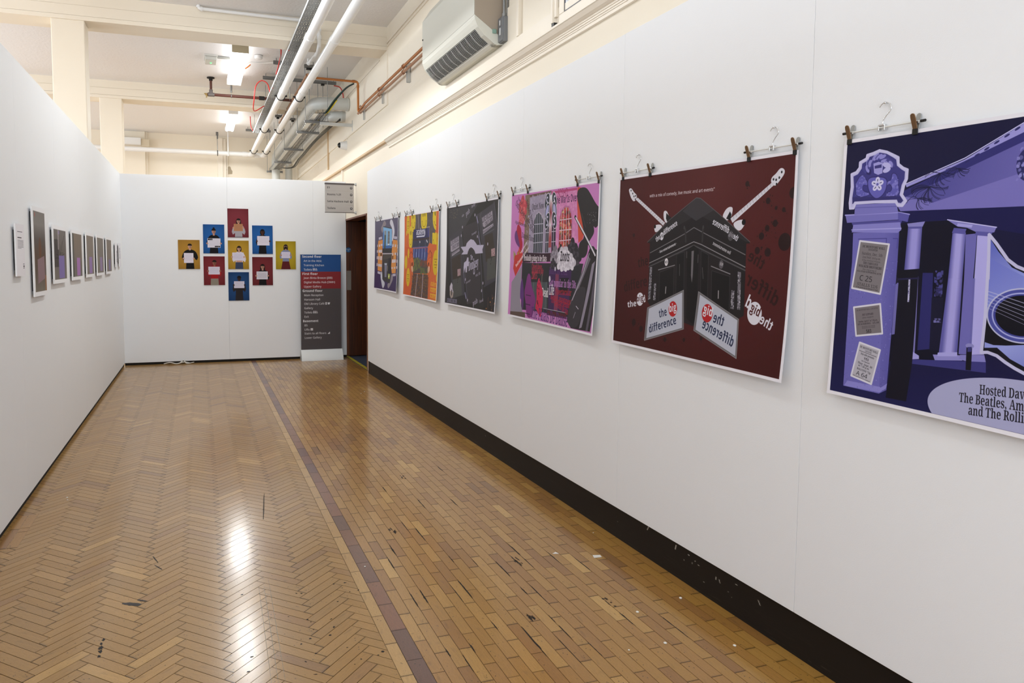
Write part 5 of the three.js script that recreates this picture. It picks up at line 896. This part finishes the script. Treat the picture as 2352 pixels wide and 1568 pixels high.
ARTS[3] = () => {                                        // pink and lilac frontage, roses, trombone case
  const a = artist(1.3, '#c77fc0');
  a.poly('#9d93ab', [287,20,606,12,625,397,215,412,238,245]); a.poly('#7e6a5c', [219,12,287,10,290,89,283,408,207,412,215,245]); a.poly('#6a5248', [287,13,606,6,606,18,288,31]);
  a.poly('#cf7fb4', [606,15,934,12,961,93,959,381,625,397]); a.speck(240, '#d892c0', [606,15,934,12,961,93,959,381,625,397], 4, 16); a.poly('#b8497e', [606,11,934,10,935,24,607,27]); a.speck(200, '#aaa0b6', [287,20,606,12,625,397,215,412], 3, 14);
  a.poly('#c9503c', [939,9,979,12,1036,258,1017,312,968,334,939,105]);
  const arch = (p, f) => { a.blob(f, p); };
  a.poly('#3a4048', [360,399,364,185,395,149,430,138,465,152,500,189,505,397]); a.poly('#31323c', [544,229,584,230,589,394,546,396]); a.poly('#392c40', [626,222,681,220,686,391,632,393]);
  const gw = [727,388,727,195,746,144,793,118,835,122,867,160,878,200,885,384]; a.poly('#6d2b2c', gw); a.speck(70, '#c33a3c', gw, 8, 22); a.speck(50, '#d8906f', gw, 5, 14); a.speck(26, '#566232', gw, 5, 12); a.speck(20, '#e0cf86', gw, 4, 9);
  const bars = (col, w, l) => l.forEach(p => a.line(col, w, p));
  bars('#b9b5c8', 5, [[392,155,393,398], [420,144,425,398], [448,145,453,397], [474,158,481,397], [366,212,501,210], [364,274,501,269], [362,335,501,328], [564,230,567,394], [546,268,585,267], [546,330,586,328], [652,223,658,392], [628,263,682,261], [630,327,684,324]]);
  bars('#dcc7d6', 5, [[752,144,757,387], [779,126,786,387], [809,124,822,387], [839,128,855,386], [724,195,877,188], [726,257,879,253], [726,321,882,314]]);
  a.line('#b3a9bb', 7, [360,399,362,185,393,147,431,132,472,149,505,186,508,397]); a.line('#b06a98', 7, [727,388,725,192,746,141,793,111,841,117,876,160,884,200,890,384]);
  a.poly('#d9d5de', [584,34,617,33,618,60,586,61]); a.poly(a.grad([0, 60, 0, 300], ['#d9cfd6', '#8d3c44', '#d8cfd8', '#a04a4c']), [589,61,618,60,627,361,591,364]);
  for (const [p, s] of [[[548,71], 1], [[554,132], 0], [[559,194], 1], [[649,69], 1], [[654,129], 0], [[657,192], 1]]) { a.el('#d6d2de', p, 31, 57, p[0] < 560 ? 0.35 : -0.3); a.el('#2b2f3a', p, 27, 52, p[0] < 560 ? 0.35 : -0.3); if (s) a.text('S', [p[0] - 14, p[1] + 32, p[0] + 15, p[1] + 32], 64, '#c5c3dc'); else a.el('#aaa9d4', p, 19, 41, p[0] < 560 ? 0.35 : -0.3); }
  a.text('SOSHO', [693,55,820,55], 52, '#96305e', 'sans-serif'); a.text('he War Is Over', [681,92,941,89], 46, '#4d2350'); a.text('Quiet Now', [325,115,506,113], 40, '#2c2730', 'bold serif');
  const rose = (p, r, c1, c2) => { for (let k = 0; k < 16; k++) { const t = k * 2.4, q = r * (1 - k / 18); a.el(k % 2 ? c1 : c2, [p[0] + Math.cos(t) * q * 0.55, p[1] + Math.sin(t) * q * 0.55], q * 0.6, q * 0.45, t); } };
  rose([176,77], 66, '#cf5a63', '#b8434f'); rose([175,122], 60, '#d2656b', '#bf4953'); rose([165,167], 52, '#c95561', '#d06d74'); rose([145,413], 46, '#b8352f', '#cf5a46');
  a.blob('#a9233c', [111,198,168,238,167,293,196,341,176,403,118,354,84,292,89,230]); a.blob('#6a3a78', [81,236,107,276,142,341,151,371,86,341,51,289]); a.speck(12, '#8b9440', [47,391,136,390,139,459,50,461], 8, 18);
  const dk = '#3a2c3a'; a.text('Only been left now', [57,68,358,278], 44, dk, 'bold serif'); a.text('Nobody home', [225,57,345,231], 36, dk, 'bold serif'); a.text('Dance Floor', [171,296,368,328], 36, dk, 'bold serif'); a.text('Apartments', [59,196,245,229], 22, dk, 'bold serif'); a.text('Used to', [96,34,169,74], 24, dk, 'bold serif');
  a.text('more and more', [107,462,261,335], 18, '#e9dfe6', 'bold serif'); a.text('memories there', [178,451,293,373], 18, '#e9dfe6', 'bold serif');
  // street level
  a.poly('#3b1c2a', [215,412,625,397,690,396,692,448,178,461]); a.poly('#2a2a30', [195,469,550,463,900,454,1039,453,937,778,458,781,218,791,195,654]); a.poly('#33192a', [200,400,665,401,668,450,203,469]); a.poly('#3f2452', [612,505,903,497,890,754,625,756]); a.poly('#7c3a5a', [703,524,746,523,754,754,704,755]); a.poly('#1d1a20', [761,548,872,543,877,635,762,642]); a.poly('#474f54', [352,595,601,582,609,750,361,779]); a.line('#7a8486', 3, [393,593,397,768]); a.line('#7a8486', 3, [579,583,584,756]); a.line('#7d7872', 6, [515,525,523,758]); a.line('#b9b3c0', 3, [557,753,863,754]);
  a.poly('#8f8896', [36,612,191,491,189,728,236,801,281,844,37,845]); a.poly('#5c4a44', [38,818,279,804,289,846,39,845]); a.poly('#55202e', [617,760,870,763,872,791,611,790]); a.poly('#c583bd', [597,792,872,791,907,839,1041,839,1042,848,614,844]); a.poly('#c583bd', [22,403,49,402,66,562,36,612]);
  a.poly('#bf3a34', [69,424,192,400,199,465,93,568,54,514]); a.text('Small moments there', [99,505,252,403], 22, '#efe3e6', 'bold serif');
  a.text('Probably going to be flats', [218,454,572,452], 38, '#e4dbe2', 'bold serif'); a.text('Closed down', [352,505,507,505], 34, '#b52a45', 'bold serif'); a.text('for good in July', [354,534,535,532], 34, '#b52a45', 'bold serif'); a.text('2013', [355,574,444,570], 50, '#b52a45', 'bold serif'); a.text('Built in 1922', [617,529,855,528], 44, '#5a3470', 'bold serif'); a.text('Got popular in the 50s', [621,605,966,601], 46, '#b87fc0', 'bold serif'); a.text('Life', [627,660,696,657], 62, '#e9e4ea', 'bold serif'); a.text('Dead', [523,679,617,679], 56, '#e9e4ea', 'bold serif');
  for (const [p, s] of [[[720,652,917,648], 'Spectacular'], [[650,686,940,706], 'Is now apartments'], [[659,706,979,731], 'They were demolished'], [[710,722,982,790], 'beneath the dance floors']]) a.text(s, p, 38, '#a81f35', 'bold serif');
  a.el('#d8d0e0', [626,561], 12, 20); a.el('#cfc8da', [695,495], 9, 14);
  a.blob('#5b2f74', [204,567,222,602,248,687,244,796,227,791,215,726,184,714,184,619]); a.blob('#7b2f78', [308,534,342,553,353,609,404,663,443,719,416,746,404,831,306,837,284,739,247,673,270,614,284,559]); for (let k = 0; k < 6; k++) a.line('#2a1230', 5, [282,685,357,687].map((v, i) => v + (i % 2 ? k * 62 : 0))); a.blob('#c0264f', [474,554,495,588,536,640,547,701,535,763,529,812,506,814,457,770,433,765,454,694,439,639,449,590]); a.speck(24, '#3a0d20', [474,554,495,588,536,640,547,701,535,763,457,770,439,639], 3, 12);
  a.text('The Palais De Danse', [380,832,894,837], 76, '#4f2a6a', 'bold serif');
  // roses round the Zoots name
  for (const [p, r, l] of [[[684,410], 62, 1], [[752,380], 40, 0], [[895,368], 66, 0], [[937,395], 60, 0], [[956,422], 52, 0], [[666,414], 50, 1], [[937,418], 60, 0], [[900,447], 44, 0], [[661,460], 34, 0]]) rose(p, r, l ? '#9d95a3' : '#453f49', l ? '#7a727f' : '#2c2830');
  for (const p of [[802,411], [773,429], [764,412], [825,411], [766,451], [834,449], [887,451], [808,462]]) rose(p, 56, '#dcd7e2', '#c2bcc9'); a.text('Zoots', [755,445,870,445], 62, '#1c1220', 'bold sans-serif');
  // black instrument case and its open half
  a.blob('#2b282b', [979,12,1045,17,1089,52,1161,119,1205,141,1207,224,1163,255,1136,233,1154,273,1114,310,1083,334,1081,393,1045,421,995,419,970,367,984,326,1039,307,1013,231,963,125,934,64,940,26]); a.speck(30, '#8d8890', [1058,156,1163,161,1166,223,1061,221], 1.5, 4); a.line('#4c484d', 4, [998,165,1046,242]);
  a.blob('#262327', [1106,358,1147,347,1175,373,1210,368,1214,435,1067,438]); a.poly('#2a272b', [1102,388,1206,387,1215,650,1213,721,1186,742,1173,833,1035,837,940,838,886,803,889,739,990,574]); a.poly('#6f6974', [1085,406,1122,424,939,690,907,699]); a.blob('#3a363c', [991,590,1083,582,1086,636,1040,811,972,838,907,826,885,784,907,699]); a.poly('#8f8798', [1141,453,1175,434,1132,615,1071,820,1041,830,1087,660]); a.poly('#5d5663', [1183,475,1205,463,1181,653,1144,833,1120,836]); a.line('#b6aebf', 6, [1102,394,1042,511,931,672]); a.line('#c9c2d2', 5, [984,704,1013,718]); a.line('#aaa3b2', 4, [980,740,962,776]);
  a.line('#201d21', 20, [920,180,1182,415]); a.line('#d8d5e0', 12, [929,186,1171,402]);
  return a.c;
};
ARTS[4] = () => {                                        // dark grey pub frontage with white ribbon
  const a = artist(1.0, '#353232');
  a.poly('#2a2828', [38,0,1223,9,1229,838,46,841]); a.poly('#3d3c40', [50,8,761,10,372,237,55,331]); a.speck(40, '#93805e', [61,23,283,21,285,99,62,96], 2, 6);
  const tilt = [[[763,89,1110,20,1214,259,1224,640,956,651], '#403e45'], [[65,258,361,187,416,349,505,746,187,791,78,332], '#3f3d44'], [[912,264,1083,243,1153,425,952,470], '#3a322c'], [[136,449,375,405,400,603,184,631], '#3b322c'], [[986,444,1153,425,1190,579,990,611], '#4b4c49'], [[184,631,400,603,444,749,231,789], '#4a4b49']];
  for (const [p, c] of tilt) a.poly(c, p);
  a.poly('#393539', [413,182,746,141,888,785,567,818]); for (const [p, w] of [[[745,94,923,769], 16], [[382,223,587,810], 14], [[1102,19,1215,296], 14]]) a.line('#4b4a56', w, p);
  for (const p of [[836,79,818,105,885,263,1115,219], [88,273,125,427,364,398]]) a.line('#59585f', 7, p);
  a.poly('#9a92a0', [846,124,1065,79,1084,149,907,199,874,191]); a.poly('#a59cab', [875,217,1091,176,1098,195,879,251]); a.poly('#9a92a0', [100,292,319,251,336,349,147,387,108,383]); a.poly('#a59cab', [136,402,345,357,349,379,145,424]);
  a.text('LIVE MUSIC', [856,165,1066,120], 54, '#4a4550'); a.text('SINCE 2005', [924,198,1081,161], 38, '#4a4550'); a.text('thedonkeyleicester.com', [879,245,1095,199], 22, '#4a4550'); a.text('LIVE MUSIC', [112,335,318,292], 46, '#4a4550'); a.text('SINCE 2005', [153,369,332,335], 34, '#4a4550'); a.text('thedonkeyleicester.com', [140,418,347,371], 20, '#4a4550');
  const L = '#b7b1c8'; a.blob('#6e6680', [0, 0, 1, 0, 1, 1]); a.poly(L, [374,346,502,343,521,317,561,300,600,289,615,284,639,289,677,293,727,318,754,334,899,335,871,371,883,399,725,404,702,379,663,360,621,351,582,363,558,384,543,408,396,410,449,385]);
  a.poly(L, [468,479,524,462,543,432,559,437,571,432,577,505,549,507,542,558,514,559,501,516,481,545,469,573,460,517]); a.text('The', [619,455,669,450], 40, L, 'bold serif'); a.text('Donkey', [581,546,800,502], 76, L, 'bold serif'); a.el(L, [707,548], 16, 24); a.el('#2a2828', [707,544], 9, 15);
  for (const [p, s, h] of [[[493,95,582,66], 'pub', 40], [[620,34,709,10], 'lounge', 24], [[746,589,847,566], 'est. 05', 22], [[713,826,819,792], 'pub', 40], [[861,793,941,772], 'food', 22], [[390,97,444,86], 'ale', 20], [[534,654,638,623], 'lounge', 16], [[634,257,738,233], 'lounge', 16]]) a.text(s, p, h, '#9a93a6', 'bold serif');
  for (const [p, w] of [[[789,274,824,334], 14], [[781,228,797,274], 7], [[465,559,499,648], 9], [[515,731,546,771], 18], [[736,110,764,155], 20]]) a.line('#7f7b98', w, p);
  for (const p of [[1061,368,1139,361,1150,418,1071,425], [303,537,386,529,391,585,311,597]]) { a.poly('#a98b90', p); a.speck(30, '#5b4148', p, 2, 5); }
  for (const p of [[698,93], [758,267], [408,180], [513,617], [891,693], [383,251], [582,786], [911,633], [983,329]]) a.el('#a49db2', p, 10, 12); a.text('?', [1038,488,1089,485], 60, '#2e2f2d', 'bold serif'); a.text('?', [294,656,348,650], 54, '#2e2f2d', 'bold serif');
  a.poly('#bdb6c4', [113,692,153,654,185,675,185,704,219,739,209,783,164,793,123,766]); a.el('#3a3638', [170,743], 16, 28); a.poly('#9b8d86', [118,729,219,740,209,783,153,793,123,766]); a.el('#3a3638', [170,747], 14, 24);
  a.text('LIVE MUSIC SINCE 2005', [55,833,319,831], 36, '#8d88a4'); a.poly('#242226', [938,652,1230,578,1232,838,960,826]); a.line('#3c3a44', 14, [939,658,1230,584]); for (const p of [[1044,737,1047,832], [1128,713,1139,835], [1193,691,1213,836]]) a.line('#6a4c3a', 6, p); a.speck(10, '#d38b4a', [993,752,1225,708,1229,832,995,830], 4, 9);
  return a.c;
};
ARTS[5] = () => {                                        // orange with yellow smiling discs and a club entrance
  const a = artist(1.0, '#cb6330');
  a.poly('#57504f', [251,1,1106,1,1108,152,1006,308,889,296,859,322,323,341,194,340,193,140,252,138]); a.speck(160, '#645c5b', [251,1,1106,1,1108,152,1006,308,323,341], 4, 20);
  a.line('#a49aa0', 10, [500,6,534,147]); a.line('#9b9194', 8, [776,130,796,142,897,138]); a.line('#8a7468', 20, [887,151,894,290]);
  const Y = '#d6bb22', sm = (p, rx, ry, tilt = 0, eyes = 1) => { a.x.save(); a.x.translate(...p); a.x.rotate(tilt); a.el(Y, [0, 0], rx, ry); if (eyes) for (const s of [-1, 1]) { a.el('#2a2214', [s * rx * 0.28, -ry * 0.42], rx * 0.1, ry * 0.2); } a.x.lineWidth = 5; a.x.strokeStyle = '#2a2214'; a.x.beginPath(); a.x.ellipse(0, 0, rx * 0.66, ry * 0.62, 0, 0.25, Math.PI - 0.25); a.x.stroke(); for (const s of [-1, 1]) a.el('#2a2214', [s * rx * 0.64, ry * 0.14], 6, 7); a.x.restore(); };
  sm([330,65], 88, 110); sm([708,61], 106, 116); a.x.save(); a.x.beginPath(); a.x.rect(...((p, q) => [p[0], 0, q[0] - p[0], 420])([992,3], [1108,9])); a.x.clip(); sm([1116,58], 120, 120, -0.3); a.x.restore(); sm([241,234], 75, 122); a.x.save(); const cl = [996,236], cr = [1133,238]; a.x.beginPath(); a.x.rect(cl[0] - 4, 200, cr[0] - cl[0] + 4, 500); a.x.clip(); sm([1114,235], 140, 150, -0.15); a.x.restore();
  a.poly('#cb6330', [899,293,1006,308,1139,313,1131,429,861,431]); a.poly('#c95a29', [43,329,323,341,335,435,44,438]);
  a.poly('#2f2f58', [344,151,887,150,888,240,345,252]); a.poly('#3f3f78', [817,150,892,150,888,234,848,234]); a.text('academy', [446,210,746,208], 66, '#cfcfe0'); a.line('#cfcfe0', 13, [463,227,720,224,741,207,742,180]);
  a.poly('#3a2c2e', [322,250,888,240,888,260,322,267]); a.poly('#33374a', [322,267,878,260,849,331,335,339]); a.line('#6e7090', 6, [551,264,557,335]); a.line('#6e7090', 6, [757,261,758,330]); for (const p of [[575,282], [803,271], [821,283]]) a.el('#e6e4ec', p, 9, 11);
  a.poly('#5f6090', [334,333,829,326,829,337,335,344]); a.poly('#39457a', [335,350,850,340,820,432,335,435]); a.poly('#39457a', [351,390,855,389,814,514,352,456]); for (const p of [[380,353,370,435], [470,354,465,434], [558,354,548,434], [654,351,650,433], [753,348,749,432], [375,390,375,433], [457,390,458,432], [555,390,555,428], [656,389,651,453], [743,389,739,509]]) a.line('#8f9cc8', 11, p); a.el('#6e2c5c', [779,357], 18, 24);
  a.poly('#4b4644', [352,440,877,491,868,591,353,606]); a.speck(90, '#67703a', [352,440,595,438,641,543,353,589], 6, 22); a.speck(50, '#7a4532', [550,454,856,467,857,538,596,525], 8, 22); a.speck(70, '#5f6838', [596,544,867,535,868,604,619,611], 6, 20);
  a.poly('#54433c', [359,606,879,606,913,839,282,837,330,711]); for (let k = 0; k < 22; k++) for (let j = 0; j < 12; j++) { const p = [305,621], q = [903,836]; const px = p[0] + (q[0] - p[0]) * (j + (k % 2) / 2) / 12, py = p[1] + (q[1] - p[1]) * k / 22; a.x.fillStyle = ['#6b452c', '#7a5a34', '#5b3a2a', '#463f46'][Math.floor(rnd() * 4)]; a.x.fillRect(px, py, 26, 9); } a.poly('#c95a29', [56,736,330,701,282,839,69,839]); a.line('#b3a4b0', 14, [517,611,462,839]); a.line('#b3a4b0', 15, [708,612,694,839]);
  for (const m of [0, 1]) { const arm = m ? [887,445,949,429,990,450,960,518,920,562,857,520,819,477] : [224,451,303,430,364,456,376,522,340,536,280,531,237,491]; a.blob('#cf672f', arm, 6, '#a84c22'); a.line('#5a2c1c', 8, m ? [880,405,924,367,984,399,998,430] : [213,408,271,380,324,407]); a.line('#5a2c1c', 7, m ? [979,389,985,468,941,574] : [224,404,231,491,293,591]); a.blob('#d2a184', m ? [857,526,929,518,935,561,899,587,863,588] : [274,531,340,530,365,569,341,600,292,578]); a.poly('#57291c', m ? [867,485,903,485,898,516,872,516] : [294,497,334,487,340,526,298,527]); a.line('#7a3420', 7, m ? [904,575,924,723] : [295,591,281,726]); }
  const D = '#cfae20'; for (const [p, rx, ry, n] of [[[137,90], 60, 102, 4], [[1120,483], 94, 118, 4], [[170,652], 68, 98, 4], [[79,182], 18, 28, 0], [[165,398], 34, 52, 0], [[1165,232], 22, 28, 0], [[1230,327], 92, 122, 0], [[74,494], 50, 74, 0], [[1188,625], 34, 38, 0], [[1205,388], 24, 16, 0]]) { a.el(D, p, rx, ry); for (let k = 0; k < n; k++) { a.x.fillStyle = '#8a6a16'; a.x.fillRect(p[0] - rx * (k % 2 ? 0.25 : 0.55), p[1] - ry * 0.3 + k * ry * 0.22, rx * (k % 2 ? 0.5 : 1.1), 7); } }
  for (const v of [0, 1, 2]) { const p = [981,705], q = [982,762]; a.text('academy', [p[0], p[1] + v * (q[1] - p[1]), p[0] + 215, p[1] + v * (q[1] - p[1]) + 8], 50, '#dba92c'); a.x.fillStyle = '#dba92c'; a.x.fillRect(p[0] - 4, p[1] + v * (q[1] - p[1]) + 18, 205, 11); }
  return a.c;
};
ARTS[6] = () => {                                        // purple with a blue shop front flanked by orange houses
  const a = artist(1.0, '#4a4460');
  a.x.fillStyle = a.grad([0, 0, 0, 841], ['#5d5870', '#4a4562', '#3a2a56']); a.x.fillRect(0, 0, 1189, 841); a.poly('rgba(48,20,76,0.6)', [69,606,397,634,544,830,66,829]);
  const bone = (p, c) => a.blob(c, p, 4, '#8d8894');
  bone([488,8,554,17,593,46,566,69,474,77,419,161,351,128,324,91,393,62], '#8d8288'); bone([809,10,884,8,944,39,1040,146,992,222,907,278,895,231,920,116,772,58], '#c9c9d6');
  bone([366,628,427,630,441,728,603,757,529,827,455,827,395,754,335,687], '#c3c4d0'); bone([899,652,981,647,1007,704,899,766,788,823,732,799,732,759,871,757], '#8b828a');
  a.poly('#4a7fc0', [447,76,883,112,894,345,418,344]); a.poly('#7db0dc', [447,79,883,115,888,313,604,312,447,113]); a.poly('#3a3c44', [447,73,889,109,883,121,447,84]); a.poly('#8a8f94', [507,130,605,133,577,345,498,344]); a.poly('#75767a', [682,138,784,144,777,291,662,289]); for (let k = 0; k < 6; k++) a.line('#4e565e', 4, [676,156,781,158].map((v, i) => v + (i % 2 ? k * 38 : 0))); a.poly('#3565a8', [425,310,894,316,894,348,424,345]); a.poly('#cfd4da', [688,291,764,292,758,308,681,307]); a.poly('#3c4a3a', [519,181,579,183,564,345,498,344]);
  a.poly('#2b2a2c', [404,344,906,345,894,396,417,395]); a.poly('#3a3738', [421,402,914,396,899,623,844,758,589,741,441,722]); a.line('#b9b4c0', 12, [414,409,914,408]); a.poly('#4b4440', [429,415,914,412,914,454,428,483]); a.poly('#24242a', [734,462,914,458,886,643,733,640]); a.poly('#7a7a90', [532,543,662,542,647,689,560,691]); a.poly('#b3bccb', [524,523,663,522,648,542,539,543]); a.line('#a8a39a', 14, [691,558,690,611]); a.poly('#9aa63c', [733,646,845,647,823,707,740,703]); a.poly('#d3d8b8', [761,666,810,664,803,688,761,689]);
  for (const m of [0, 1]) { a.poly('#d08a44', m ? [943,247,1162,256,1150,397,894,396] : [190,245,425,237,403,395,174,395]); a.poly('#d28d47', m ? [914,396,1126,397,1126,631,933,637,886,565] : [175,394,414,395,404,627,180,618]); a.poly('#8d6238', m ? [1157,259,1225,288,1225,397,1145,397] : [190,248,174,395,146,394,154,295]);
    const w = '#c9bfc6'; for (const p of m ? [[919,298,991,299,985,331,913,330], [1051,303,1116,304,1110,334,1045,333], [1174,310,1220,311,1214,349,1168,348], [928,400,981,400,981,429,928,429], [1048,397,1120,397,1113,422,1048,422], [1165,397,1216,397,1210,432,1165,432], [921,477,1113,474,1107,509,914,516], [1152,477,1214,477,1203,510,1149,512], [907,565,974,564,967,586,902,587], [1034,561,1103,558,1100,581,1034,583], [1149,551,1206,549,1201,579,1147,581]] : [[239,293,295,292,287,321,232,321], [336,288,411,287,404,313,329,312], [140,294,175,293,168,323,132,323], [217,361,397,359,390,395,210,395], [125,364,175,361,167,395,117,394], [119,440,167,440,163,476,115,477], [198,440,261,439,260,481,198,481], [307,439,398,439,390,487,303,484], [118,526,162,525,159,562,114,563], [189,534,397,538,397,572,189,565]]) a.poly(w, p);
    for (const p of m ? [[998,210,1151,217,1139,245,992,236], [981,644,1132,637,1132,662,980,670]] : [[212,208,378,199,378,227,218,233], [180,628,351,635,335,663,180,654]]) { a.poly('#cfcad8', p); a.line('#8d87a0', 7, [(p[0] + p[6]) / 2 + 12, (p[1] + p[7]) / 2, (p[2] + p[4]) / 2 - 12, (p[3] + p[5]) / 2]); } a.poly('#3b2a20', m ? [934,432,988,432,981,472,934,472] : [315,402,384,402,380,436,315,436]); }
  return a.c;
};
// sheet: slightly curling paper, held at the top and standing a little off the wall at the foot
const POSTERS = [
  // key, z centre, y centre, slope, w, h, name label, hanger centres
  [1, -1.3235, 1.4253, -0.0216, 1.175, 0.826, 'blue-violet poster of a columned hall with tickets, crest and guitar, at the right edge', [[-1.775, 'hanger holding the left end of the blue-violet columned hall poster']]],
  [2, -2.7155, 1.4508, -0.0218, 1.165, 0.822, 'dark red poster of a black corner pub with two white guitars and mirrored signs', [[-3.145, 'hanger holding the left end of the dark red guitar poster'], [-2.245, 'hanger holding the right end of the dark red guitar poster']]],
  [3, -4.091, 1.4895, -0.024, 1.166, 0.816, 'pink collage poster with arched windows, roses and a black instrument case', [[-4.522, 'hanger holding the left end of the pink collage poster'], [-3.62, 'hanger holding the right end of the pink collage poster']]],
  [4, -5.489, 1.504, -0.0082, 1.158, 0.816, 'dark grey poster of a pub frontage with a pale ribbon and lettering', [[-5.916, 'hanger holding the left end of the dark grey pub poster'], [-5.01, 'hanger holding the right end of the dark grey pub poster']]],
  [5, -6.877, 1.5138, -0.0125, 1.163, 0.811, 'orange poster with yellow smiling discs around a club entrance', [[-7.28, 'hanger holding the left end of the orange smiling disc poster'], [-6.39, 'hanger holding the right end of the orange smiling disc poster']]],
  [6, -8.272, 1.5345, -0.0078, 1.098, 0.805, 'dark purple poster with a blue shop front between orange houses, farthest along the wall', [[-8.66, 'hanger holding the left end of the dark purple poster nearest the door'], [-7.806, 'hanger holding the right end of the dark purple poster nearest the door']]],
];
let hangerProto = null;
function makeHanger() {
  const t = new THREE.Group(); t.name = 'clip_hanger'; scene.add(t);
  obj('bar', rod([-0.134, 0.004, 0.0125], [0.134, 0.004, 0.0125], 0.0026, 10), S(0xe4e5e2, 0.2), t);
  for (const s of [-1, 1]) obj('bar_tip', rod([s * 0.132, 0.004, 0.0125], [s * 0.147, 0.004, 0.0125], 0.0042, 10), M.rubber, t);
  const hook = []; for (let i = 0; i <= 20; i++) { const a = -0.9 + i / 20 * 3.7; hook.push([0.004 + 0.021 * Math.cos(a), 0.062 + 0.019 * Math.sin(a), 0.008]); }
  obj('hook', new THREE.TubeGeometry(new THREE.CatmullRomCurve3([V(0, 0.008, 0.010), V(0, 0.024, 0.009), V(0.008, 0.038, 0.008), ...hook.map(p => V(...p))]), 60, 0.0016, 8), M.chrome, t);
  obj('hook_socket', [rbox(0.022, 0.006, 0.014, 0.002, 0, 0.011, 0.010), rbox(0.004, 0.018, 0.012, 0.001, -0.010, 0.003, 0.010), rbox(0.004, 0.018, 0.012, 0.001, 0.010, 0.003, 0.010)], M.chrome, t);
  obj('wall_pin', [rod([0.005, 0.0795, -0.006], [0.005, 0.0795, 0.012], 0.002, 8), new THREE.SphereGeometry(0.004, 10, 8).translate(0.005, 0.0795, 0.012)], M.chrome, t);
  for (const s of [-1, 1]) {
    const c = new THREE.Group(); c.name = 'clip'; c.position.x = s * 0.1175; t.add(c);
    const lever = (z0, z1, m) => { const sh = new THREE.Shape(); sh.moveTo(-0.0065, 0); sh.lineTo(-0.0075, 0.03); sh.quadraticCurveTo(-0.0085, 0.043, -0.006, 0.0475); sh.quadraticCurveTo(0, 0.0535, 0.006, 0.0475); sh.quadraticCurveTo(0.0085, 0.043, 0.0075, 0.03); sh.lineTo(0.0065, 0); const g = new THREE.ExtrudeGeometry(sh, { depth: 0.0016, bevelEnabled: true, bevelSize: 0.0006, bevelThickness: 0.0006, bevelSegments: 1, curveSegments: 6 }); const o = obj('lever', g, m, c); o.position.set(0, -0.021, z0); o.rotation.x = Math.atan2(z1 - z0, 0.05); return o; };
    lever(0.0135, 0.031, M.bronze); lever(0.0085, 0.0015, M.galv);
    obj('spring', rod([-0.0085, 0.003, 0.0125], [0.0085, 0.003, 0.0125], 0.0048, 10), M.chrome, c);
    pieces('rubber_jaw', [rbox(0.0165, 0.018, 0.0055, 0.0015, 0, -0.026, 0.0152), rbox(0.0165, 0.018, 0.004, 0.0012, 0, -0.026, 0.0075)], M.rubber, c);
  }
  return t;
}
for (const [k, zc, yc, sl, w, h, label, hangers] of POSTERS) {
  const sw = w * 1213 / 1189, shh = h * 865 / 841, nx = 20, ny = 14;
  const g = new THREE.BoxGeometry(sw, shh, 0.0006, nx, ny, 1), p = g.attributes.position;
  const curl = (px, py) => { const u = px / sw + 0.5, v = 0.5 - py / shh; return 0.010 + 0.016 * v * v + 0.004 * Math.sin(u * 6.283 * 1.5 + k) * (1 - v) * v * 2 + 0.010 * Math.pow(v, 3) * Math.pow(u, 2) + 0.003 * Math.pow(Math.abs(u - 0.5) * 2, 4); };
  for (let i = 0; i < p.count; i++) p.setZ(i, p.getZ(i) + curl(p.getX(i), p.getY(i)));
  g.computeVertexNormals();
  const paper = M.paper, front = new THREE.MeshPhysicalMaterial({ map: tex(ARTS[k]()), roughness: 0.55, specularIntensity: 0.4 });
  const o = obj('poster', g, [paper, paper, paper, paper, front, paper]); tag(o, label, 'poster');
  o.position.set(R - 0.001, yc, zc); o.rotation.set(0, -Math.PI / 2, Math.atan(sl), 'YXZ');
  for (const [z, hl] of hangers) {
    const t = hangerProto ? hangerProto.clone() : (hangerProto = makeHanger()); if (t !== hangerProto) scene.add(t);
    t.name = numbered('clip_hanger'); t.userData = {}; tag(t, hl, 'hanger', 'clip hangers holding the posters');
    const dx = z - zc, topY = yc + shh / 2 + dx * sl; t.position.set(R - 0.0005, topY + 0.0185, z); t.rotation.set(0, -Math.PI / 2, Math.atan(sl), 'YXZ');
  }
}

scene.traverse(o => { if (o.isMesh) { o.castShadow = o.receiveShadow = true; } });
renderer.render(scene, camera);
